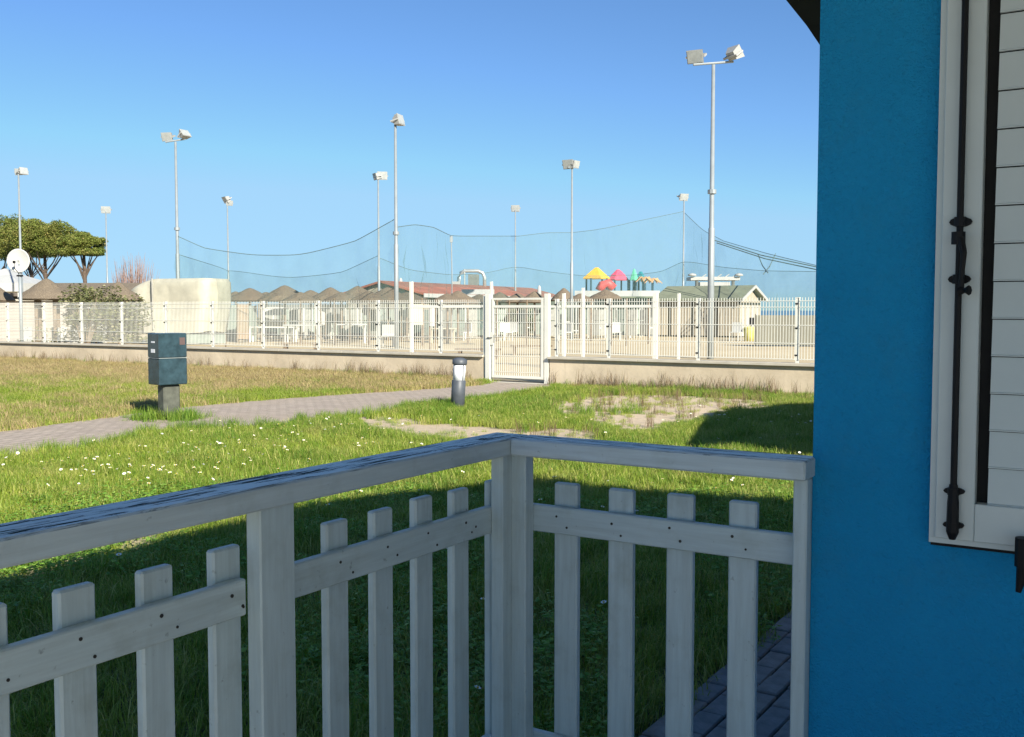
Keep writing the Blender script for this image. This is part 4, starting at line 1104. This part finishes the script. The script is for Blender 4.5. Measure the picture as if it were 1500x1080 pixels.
# ------------------------------------------------------------------ trees and shrubs
def leafy(n_, cen, rad, size, flat=1.0, lump=.5, seed=0, shell=.35, updir=.6, ncl=46):
    g = np.random.default_rng(seed)
    d = g.normal(size=(n_ * 3, 3)); d /= np.linalg.norm(d, axis=1)[:, None]
    r_ = (shell + (1.12 - shell) * g.random(n_ * 3) ** .5)
    p = d * r_[:, None]
    # clumping
    cl = g.normal(size=(ncl, 3)); cl /= np.linalg.norm(cl, axis=1)[:, None]; cl *= (.5 + .55 * g.random(ncl))[:, None]
    cr = (.16 + .16 * g.random(ncl)) * (46 / ncl) ** .4
    dist = np.min(np.linalg.norm(p[:, None, :] - cl[None], axis=2) / cr[None], axis=1)
    keep = (dist < 1.22) & (p[:, 2] > -.55); p = p[keep][:n_]
    mb = MB(); q = p * np.array(rad) + np.array(cen)
    q[:, 2] = np.maximum(q[:, 2], cen[2] - rad[2] * .35 * (1 + .4 * g.random(len(q))))
    nrm = g.normal(size=(len(q), 3)); nrm /= np.linalg.norm(nrm, axis=1)[:, None]
    t1 = np.cross(nrm, [0, 0, 1.0]) + 1e-4; t1 /= np.linalg.norm(t1, axis=1)[:, None]; t2 = np.cross(nrm, t1)
    s = size * (.5 + g.random(len(q)))[:, None]
    up = np.array([[0, 0, updir]]) * s
    A = q - t1 * s * .5; B = q + t1 * s * .5; C_ = q + t2 * s * .55 + up * .6; D = q - t2 * s * .4
    vs = np.stack([A, D, B, C_], 1).reshape(-1, 3)
    mb.v = [tuple(v) for v in vs.tolist()]; mb.f = [(4 * i, 4 * i + 1, 4 * i + 2, 4 * i + 3) for i in range(len(q))]
    sh_ = g.random(len(q)) ** 1.6
    mb.sh = np.repeat(sh_, 4).tolist(); return mb
def pine(px, ytop, hwpx, ybot, Y, label, seed, lean=0.0, trpx=None):
    top = AT(px, ytop, Y); cz = AT(px, ybot, Y).z; r_ = hwpx * Y / F
    t = thing('umbrella_pine', label, 'pine tree', (top.x, Y, 0), 0, 'umbrella pines at the left')
    g = random.Random(seed); hh = (top.z - cz)
    bx_ = lean
    tk = MB().tube([(bx_, 0, -.2), (bx_ * .6 + .1, 0, cz * .4), (bx_ * .2, .1, cz * .8), (0, 0, cz + hh * .3)], [.24, .21, .18, .12], 10)
    tk.build('trunk', bark_m, t, True)
    for i in range(11):
        lm = MB()
        a = i * 2.4 + g.random(); rr = r_ * g.uniform(.45, .85); z0 = cz * g.uniform(.6, .8); fx = bx_ * .3
        lm.tube([(fx, 0, z0), (fx + math.cos(a) * rr * .5, math.sin(a) * rr * .5, z0 + (cz - z0) * .7), (math.cos(a) * rr, math.sin(a) * rr, cz + hh * .3)], [.075, .06, .03], 6).build('limb', bark_m, t)
    leafy(24000, (0, 0, cz + hh * .36), (r_, r_ * .9, hh * .66), .20, seed=seed, updir=1.6, ncl=60).build('crown', pine_m, t)['kind'] = 'stuff'
pine(64, 324, 48, 378, 108, 'broad umbrella pine with a thick straight trunk, behind the brown thatched umbrella', 3)
pine(122, 344, 34, 376, 104, 'rightmost smaller umbrella pine with a forked trunk', 5)
pine(-12, 311, 62, 384, 112, 'tallest umbrella pine, cut by the left edge of the picture', 8, 1.2)
pine(36, 320, 44, 380, 120, 'umbrella pine with a leaning thin trunk between two larger ones', 12, 2.2)

def bare_bush(px, Y, hwpx, ytop, label, seed, n_=420):
    c_ = AT(px, ytop, Y); t = thing('bare_tamarisk', label, 'shrub', (c_.x, Y, 0)); g = random.Random(seed)
    w = hwpx * Y / F; b0 = MB()
    for i in range(n_):
        a = g.uniform(-1, 1); x0 = a * w * .5; xt = a * w * .9 + g.gauss(0, .22); H_ = c_.z * (1 - .45 * abs(a) ** 2) * g.uniform(.6, 1.0)
        y0 = g.uniform(-.8, .8)
        b0.tube([(x0, y0, 0), ((x0 + xt) / 2 + g.gauss(0, .1), y0, H_ * .5), (xt, y0 + g.gauss(0, .3), H_)], [.03, .018, .005], 3, False)
    b0.build('branches', twig_m, t)['kind'] = 'stuff'
bare_bush(196, 70, 42, 368, 'bare reddish tamarisk shrub behind the umbrella left of the trailer', 4)
c_ = AT(122, 428, 33); t = thing('leafy_bush', 'straggly olive bush growing up through the fence at the left', 'bush', (c_.x, 33, 0))
g = random.Random(2); b0 = MB()
for i in range(26):
    a = g.uniform(0, 6.28); rr = g.uniform(.1, .8)
    b0.tube([(0, 0, 0), (math.cos(a) * rr * .5, math.sin(a) * rr * .3, 1.0), (math.cos(a) * rr, math.sin(a) * rr * .5, g.uniform(1.2, 2.2))], [.02, .013, .006], 4, False)
b0.build('stems', post_wood, t)['kind'] = 'stuff'
leafy(1500, (0, 0, 1.45), (.85, .6, .85), .10, seed=9, shell=.1).build('leaves', bush_m, t)['kind'] = 'stuff'
c_ = AT(160, 433, 36); t = thing('hedge', 'dusty green hedge behind the fence left of the trailer', 'hedge', (c_.x, 36, 0))
leafy(7000, (0, 0, 1.0), (1.5, .7, 1.25), .10, seed=21, shell=.1).build('leaves', bush_m, t)['kind'] = 'stuff'
for x_ in (-.5, .45): MB().tube([(x_, 0, 0), (x_, 0, 1.2)], .04, 6).build('stem', post_wood, t)
for px_, w_, Y_, h_, lab_, sd_ in ((415, 1.9, 58, .8, 'low dusty green hedge under the umbrellas right of the trailer', 31), (520, 2.3, 58, .85, 'low dusty green hedge under the umbrellas left of the poles', 32), (655, 2.1, 58, .85, 'low dusty green hedge behind the fence left of the gate', 33), (762, 1.9, 60, .9, 'green hedge seen through the gate', 34)):
    c_ = AT(px_, 470, Y_); t = thing('hedge', lab_, 'hedge', (c_.x, Y_, 0))
    leafy(2600, (0, 0, h_ * .8), (w_, .6, h_), .12, seed=sd_, shell=.1).build('leaves', bush_m, t)['kind'] = 'stuff'
    for x_ in (-.6, .5): MB().tube([(x_, 0, 0), (x_, 0, h_)], .04, 6).build('stem', post_wood, t)
c_ = AT(30, 480, 33.5); t = thing('low_shrub', 'thin dry shrub behind the fence below the satellite dish', 'bush', (c_.x + .8, 34, 0))
leafy(500, (0, 0, .45), (1.4, .4, .6), .07, seed=22, shell=.1).build('leaves', bush_m, t)['kind'] = 'stuff'
MB().tube([(-.3, 0, 0), (-.4, 0, .5)], .02, 5).build('stems', post_wood, t)

# ------------------------------------------------------------------ grass
def blade_clump(name, n_, rad, h0, h1, w, mat, bend=.5, seed=0, seg=3):
    g = np.random.default_rng(seed); mb = MB(); sh_ = []
    for i in range(n_):
        a = g.random() * 6.283; r_ = rad * math.sqrt(g.random()); x, y = r_ * math.cos(a), r_ * math.sin(a)
        h = g.uniform(h0, h1); d = g.random() * 6.283; be = bend * g.uniform(.2, 1) * h; ww = w * g.uniform(.6, 1.2)
        tx, ty = math.cos(d + 1.57) * ww, math.sin(d + 1.57) * ww; dx, dy = math.cos(d) * be, math.sin(d) * be
        vs = []
        for s_ in range(seg):
            f_ = s_ / seg; k_ = (1 - f_ * .75)
            vs += [(x + dx * f_ * f_ - tx * k_, y + dy * f_ * f_ - ty * k_, h * f_), (x + dx * f_ * f_ + tx * k_, y + dy * f_ * f_ + ty * k_, h * f_)]
        vs.append((x + dx, y + dy, h * (1 - .25 * bend)))
        fs = [(2 * s_, 2 * s_ + 1, 2 * s_ + 3, 2 * s_ + 2) for s_ in range(seg - 1)] + [(2 * seg - 2, 2 * seg - 1, 2 * seg)]
        mb.add(vs, fs); sh_ += [float(g.random())] * len(vs)
    me = bpy.data.meshes.new(name); me.from_pydata(mb.v, [], mb.f); me.materials.append(mat)
    at_ = me.attributes.new('shade', 'FLOAT', 'POINT'); at_.data.foreach_set('value', sh_)
    return bpy.data.objects.new(name, me)
def flat_clump(name, n_, rad, mat, seed):
    g = np.random.default_rng(seed); mb = MB(); sh_ = []
    for i in range(n_):
        a = g.random() * 6.283; r_ = rad * math.sqrt(g.random()); x, y, z = r_ * math.cos(a), r_ * math.sin(a), g.uniform(.02, .07)
        s_ = g.uniform(.006, .014); d = g.random() * 6.283; tl = g.uniform(-.4, .4)
        c1, s1 = math.cos(d), math.sin(d)
        mb.add([(x - c1 * s_, y - s1 * s_, z), (x + s1 * s_ * .6, y - c1 * s_ * .6, z + tl * s_), (x + c1 * s_, y + s1 * s_, z + .4 * s_), (x - s1 * s_ * .6, y + c1 * s_ * .6, z - tl * s_)], [(0, 1, 2, 3)])
        sh_ += [float(g.random())] * 4
    me = bpy.data.meshes.new(name); me.from_pydata(mb.v, [], mb.f); me.materials.append(mat)
    at_ = me.attributes.new('shade', 'FLOAT', 'POINT'); at_.data.foreach_set('value', sh_)
    return bpy.data.objects.new(name, me)
def daisy():
    mb = MB(); vs = [(0, 0, 1)]; n_ = 16
    for i in range(n_):
        a = i * 2 * math.pi / n_; r_ = .011 if i % 2 else .0085; vs.append((r_ * math.cos(a), r_ * math.sin(a), .005 + .001 * (i % 2)))
    vs[0] = (0, 0, .002); mb.add(vs, [(0, 1 + i, 1 + (i + 1) % n_) for i in range(n_)])
    npet = len(mb.f)
    mb.lathe([(.0032, .003), (.0038, .006), (.001, .0085)], 8)
    ncore = len(mb.f)
    mb.tube([(0, 0, -.12), (0, 0, .002)], .0009, 3, False)
    me = bpy.data.meshes.new('daisy'); me.from_pydata(mb.v, [], mb.f)
    me.materials.append(petal_m); me.materials.append(core_m); me.materials.append(grass_m)
    me.polygons.foreach_set('material_index', [0] * npet + [1] * (ncore - npet) + [2] * (len(mb.f) - ncore))
    return bpy.data.objects.new('daisy', me)

def scatter(name, X, Y_, Z, S, protos, tilt=.12):
    n_ = len(X)
    me = bpy.data.meshes.new(name); me.vertices.add(n_)
    me.vertices.foreach_set('co', np.stack([X, Y_, Z], 1).astype(np.float32).ravel())
    def at_(nm, tp, data):
        a = me.attributes.new(nm, tp, 'POINT'); a.data.foreach_set('vector' if tp == 'FLOAT_VECTOR' else 'value', np.asarray(data).ravel())
    rot = np.stack([rng.normal(0, tilt, n_), rng.normal(0, tilt, n_), rng.random(n_) * 6.283], 1).astype(np.float32)
    at_('rot', 'FLOAT_VECTOR', rot); at_('scl', 'FLOAT', S.astype(np.float32)); at_('var', 'INT', rng.integers(0, len(protos), n_).astype(np.int32))
    o = bpy.data.objects.new(name, me); COL.objects.link(o); o['kind'] = 'stuff'
    ng = bpy.data.node_groups.new(name + ' nodes', 'GeometryNodeTree')
    ng.interface.new_socket('Geometry', in_out='INPUT', socket_type='NodeSocketGeometry')
    ng.interface.new_socket('Geometry', in_out='OUTPUT', socket_type='NodeSocketGeometry')
    N = ng.nodes; L = ng.links; gi = N.new('NodeGroupInput'); go = N.new('NodeGroupOutput')
    def named(nm, tp):
        x = N.new('GeometryNodeInputNamedAttribute'); x.data_type = tp; x.inputs[0].default_value = nm; return x.outputs[0]
    rv = named('rot', 'FLOAT_VECTOR'); sv_ = named('scl', 'FLOAT'); vv = named('var', 'INT')
    jn = N.new('GeometryNodeJoinGeometry')
    for i, p in enumerate(protos):
        oi = N.new('GeometryNodeObjectInfo'); oi.inputs['Object'].default_value = p
        cm = N.new('FunctionNodeCompare'); cm.data_type = 'INT'; cm.operation = 'EQUAL'
        L.new(vv, cm.inputs[2]); cm.inputs[3].default_value = i
        ip = N.new('GeometryNodeInstanceOnPoints'); L.new(gi.outputs[0], ip.inputs['Points']); L.new(cm.outputs[0], ip.inputs['Selection'])
        L.new(oi.outputs['Geometry'], ip.inputs['Instance']); L.new(rv, ip.inputs['Rotation']); L.new(sv_, ip.inputs['Scale'])
        L.new(ip.outputs[0], jn.inputs[0])
    L.new(jn.outputs[0], go.inputs[0])
    md = o.modifiers.new('scatter', 'NODES'); md.node_group = ng
    return o

def candidates(n_, x0, x1, y0, y1):
    x = rng.uniform(x0, x1, n_); y = rng.uniform(y0, y1, n_)
    inside = np.abs(x) < .56 * y + .8
    x, y = x[inside], y[inside]
    v_, u_ = uv(x, y)
    ok = (fence_u(x, y) < -.1) & ~((v_ > RAIL_V - .03) & (u_ < .06)) & ~((v_ > -.88) & (u_ < 3.35)) & ~((u_ > -.05) & (u_ < 3.2) & (v_ > 0))
    return x[ok], y[ok]
LG = [blade_clump('lawn_clump', 60, .12, .07, .15, .0026, grass_m, .9, s) for s in range(3)] + [blade_clump('lawn_clump', 50, .12, .08, .17, .0028, lush_m, .8, 5)]
x, y = candidates(60000, -11, 11, 2.2, 26)
sd, dr_ = zones(x, y)
pth = inpoly(x, y, PATH)
keep = ~pth & (dr_ < .5) & ((sd < .5) | (rng.random(len(x)) < .10 + .35 * (y < 8)))
vp, up_ = uv(x, y)
x, y = x[keep], y[keep]
S = .75 + .55 * fbm(x, y, .9) + rng.normal(0, .1, len(x)); 
S *= np.where(y > 13.5, 1.05, 1.0)
near_s = np.maximum(zones(x + .0, y + .35)[0], zones(x, y + .7)[0]); S *= 1 - .62 * np.clip(near_s, 0, 1)
S *= 1 + .45 * (fbm(x, y, 2.6) - .5)
scatter('lawn_grass', x, y, ground_z(x, y), np.clip(S, .4, 2), LG)
# close shade: taller tufts and broad leaves
CL = [flat_clump('clover_clump', 70, .12, clover_m, s) for s in (1, 2)]
x, y = candidates(12000, -7, 7, 2.5, 10)
k_ = (fbm(x, y, 1.4) > .46) & (y < 8.5) & (rng.random(len(x)) < .6); k_ &= ~inpoly(x, y, PATH); x, y = x[k_], y[k_]
scatter('lawn_weeds', x, y, ground_z(x, y) + .01, rng.uniform(.8, 1.6, len(x)), CL)
# tufts: tall lush grass along the path, round box and bollard
TG = [blade_clump('tall_clump', 45, .09, .12, .26, .0035, lush_m, .6, s) for s in (11, 12)]
xs, ys = [], []
lowedge = PATH[11:]
for (ax_, ay_), (bx_, by_) in zip(lowedge, lowedge[1:]):
    nn = int(math.hypot(bx_ - ax_, by_ - ay_) * 30)
    f_ = rng.random(nn); xs += list(ax_ + (bx_ - ax_) * f_ + rng.normal(0, .09, nn)); ys += list(ay_ + (by_ - ay_) * f_ - np.abs(rng.normal(0, .16, nn)) + .03)
for (cx, cy, rr, nn) in ((box.location.x, box.location.y, .28, 90), (bo.location.x, bo.location.y, .3, 60), (bo.location.x - .6, bo.location.y + .3, .25, 40), (G(770, 590)[0], G(770, 590)[1], .5, 50), (G(880, 604)[0], G(880, 604)[1], .4, 30)):
    xs += list(rng.normal(cx, rr, nn)); ys += list(rng.normal(cy, rr * .7, nn))
xs = np.array(xs); ys = np.array(ys)
near = (np.hypot(xs - bo.location.x, ys - bo.location.y) > .13) & (np.hypot(xs - box.location.x, ys - box.location.y) > .10)
xs, ys = xs[near], ys[near]
Sx = rng.uniform(.35, .95, len(xs)); Sx[np.hypot(xs - box.location.x, ys - box.location.y) < .5] *= 1.35
scatter('path_edge_grass', xs, ys, ground_z(xs, ys), Sx, TG)
# meadow
DG = [blade_clump('dry_clump', 70, .17, .08, .20, .0030, dry_m, .9, s) for s in (21, 22, 23)] 
MG = [blade_clump('meadow_clump', 55, .15, .07, .16, .0034, grass_m, .8, s) for s in (31,)]
x = rng.uniform(-20, 1, 60000); y = rng.uniform(10, 31, 60000)
k_ = inpoly(x, y, MEADOW) & (fence_u(x, y) < -.06) & (np.abs(x) < .56 * y + 1) & ~inpoly(x, y, PATH)
x, y = x[k_], y[k_]
px_near = fence_u(x, y)      # -: metres in front of the wall
green = np.clip((-px_near - 2.2) / 4.0, 0, 1) + (fbm(x, y, .45) - .5) * 1.2 + (vnoise(x, y, 2.5) - .5) * .5
green += np.where(x > -5, .35, 0)
isg = green > rng.random(len(x)) * 1.25 + .02
scatter('dry_meadow_grass', x[~isg], y[~isg], ground_z(x[~isg], y[~isg]), rng.uniform(.6, 1.2, (~isg).sum()), DG)
scatter('green_meadow_grass', x[isg], y[isg], ground_z(x[isg], y[isg]), rng.uniform(.7, 1.2, isg.sum()), MG)
# mixed dry grass on the right, in front of the wall
x = rng.uniform(1, 9, 9000); y = rng.uniform(13, 22, 9000); fu = fence_u(x, y)
k_ = (fu < -.06) & (fu > -3.2) & (rng.random(len(x)) < np.exp(fu / 1.6)); sd, _ = zones(x, y); k_ &= (sd < .5) | (rng.random(len(x)) < .04); k_ &= ~inpoly(x, y, PATH)
x, y = x[k_], y[k_]
scatter('wall_foot_grass', x, y, ground_z(x, y), rng.uniform(.35, .75, len(x)), DG[:2] + MG + LG[:1])
# weeds along the wall
WD = [blade_clump('weed_clump', 16, .10, .22, .55, .0045, weed_m, .5, s) for s in (41, 42)] + [blade_clump('weed_clump', 26, .12, .15, .34, .005, lush_m, .6, 43)]
tt = np.concatenate([rng.uniform(-22, -.3, 260), rng.uniform(1.6, 8, 90), rng.normal(-3.2, .8, 60), rng.normal(-1.2, .4, 25), rng.normal(3.6, .5, 40), rng.normal(5.2, .5, 35)])
tt = tt[(tt < -.25) | (tt > 1.6)]
off = -np.abs(rng.normal(.1, .16, len(tt))) - .05
X_ = FENCE0.x + V.x * tt + U.x * off; Y_ = FENCE0.y + V.y * tt + U.y * off
scatter('wall_weeds', X_, Y_, ground_z(X_, Y_), rng.uniform(.3, .95, len(tt)), WD)
# tufts in the bare sand
n_ = 260; x = rng.uniform(0, 6, n_ * 6); y = rng.uniform(12, 20, n_ * 6); sd, _ = zones(x, y); k_ = sd > .5; x, y = x[k_][:n_], y[k_][:n_]
scatter('sand_tufts', x, y, ground_z(x, y), rng.uniform(.3, .6, len(x)), WD[:1] + MG)
# daisies
dx, dy = [], []
for (px, py, n_, s_) in ((200, 712, 30, .45), (150, 690, 18, .5), (330, 670, 34, .5), (385, 660, 20, .4), (60, 690, 12, .5), (300, 690, 16, .6), (460, 640, 16, .6), (250, 640, 10, .7), (820, 680, 10, .5), (960, 690, 12, .5), (1080, 620, 22, .6), (1060, 715, 10, .4), (560, 660, 10, .5), (650, 700, 6, .5), (900, 600, 6, 1.0)):
    gx, gy = G(px, py); dx += list(rng.normal(gx, s_, n_)); dy += list(rng.normal(gy, s_ * .8, n_))
n_ = 120; dx += list(rng.uniform(-6, 4, n_)); dy += list(rng.uniform(3.5, 14, n_))
dx, dy = np.array(dx), np.array(dy); v_, u_ = uv(dx, dy)
k_ = ~inpoly(dx, dy, PATH) & ~((v_ > -.9) & (u_ < 3.4)); dx, dy = dx[k_], dy[k_]
scatter('daisy_flowers', dx, dy, ground_z(dx, dy) + rng.uniform(.10, .14, len(dx)), rng.uniform(1.0, 1.7, len(dx)), [daisy()], .3)
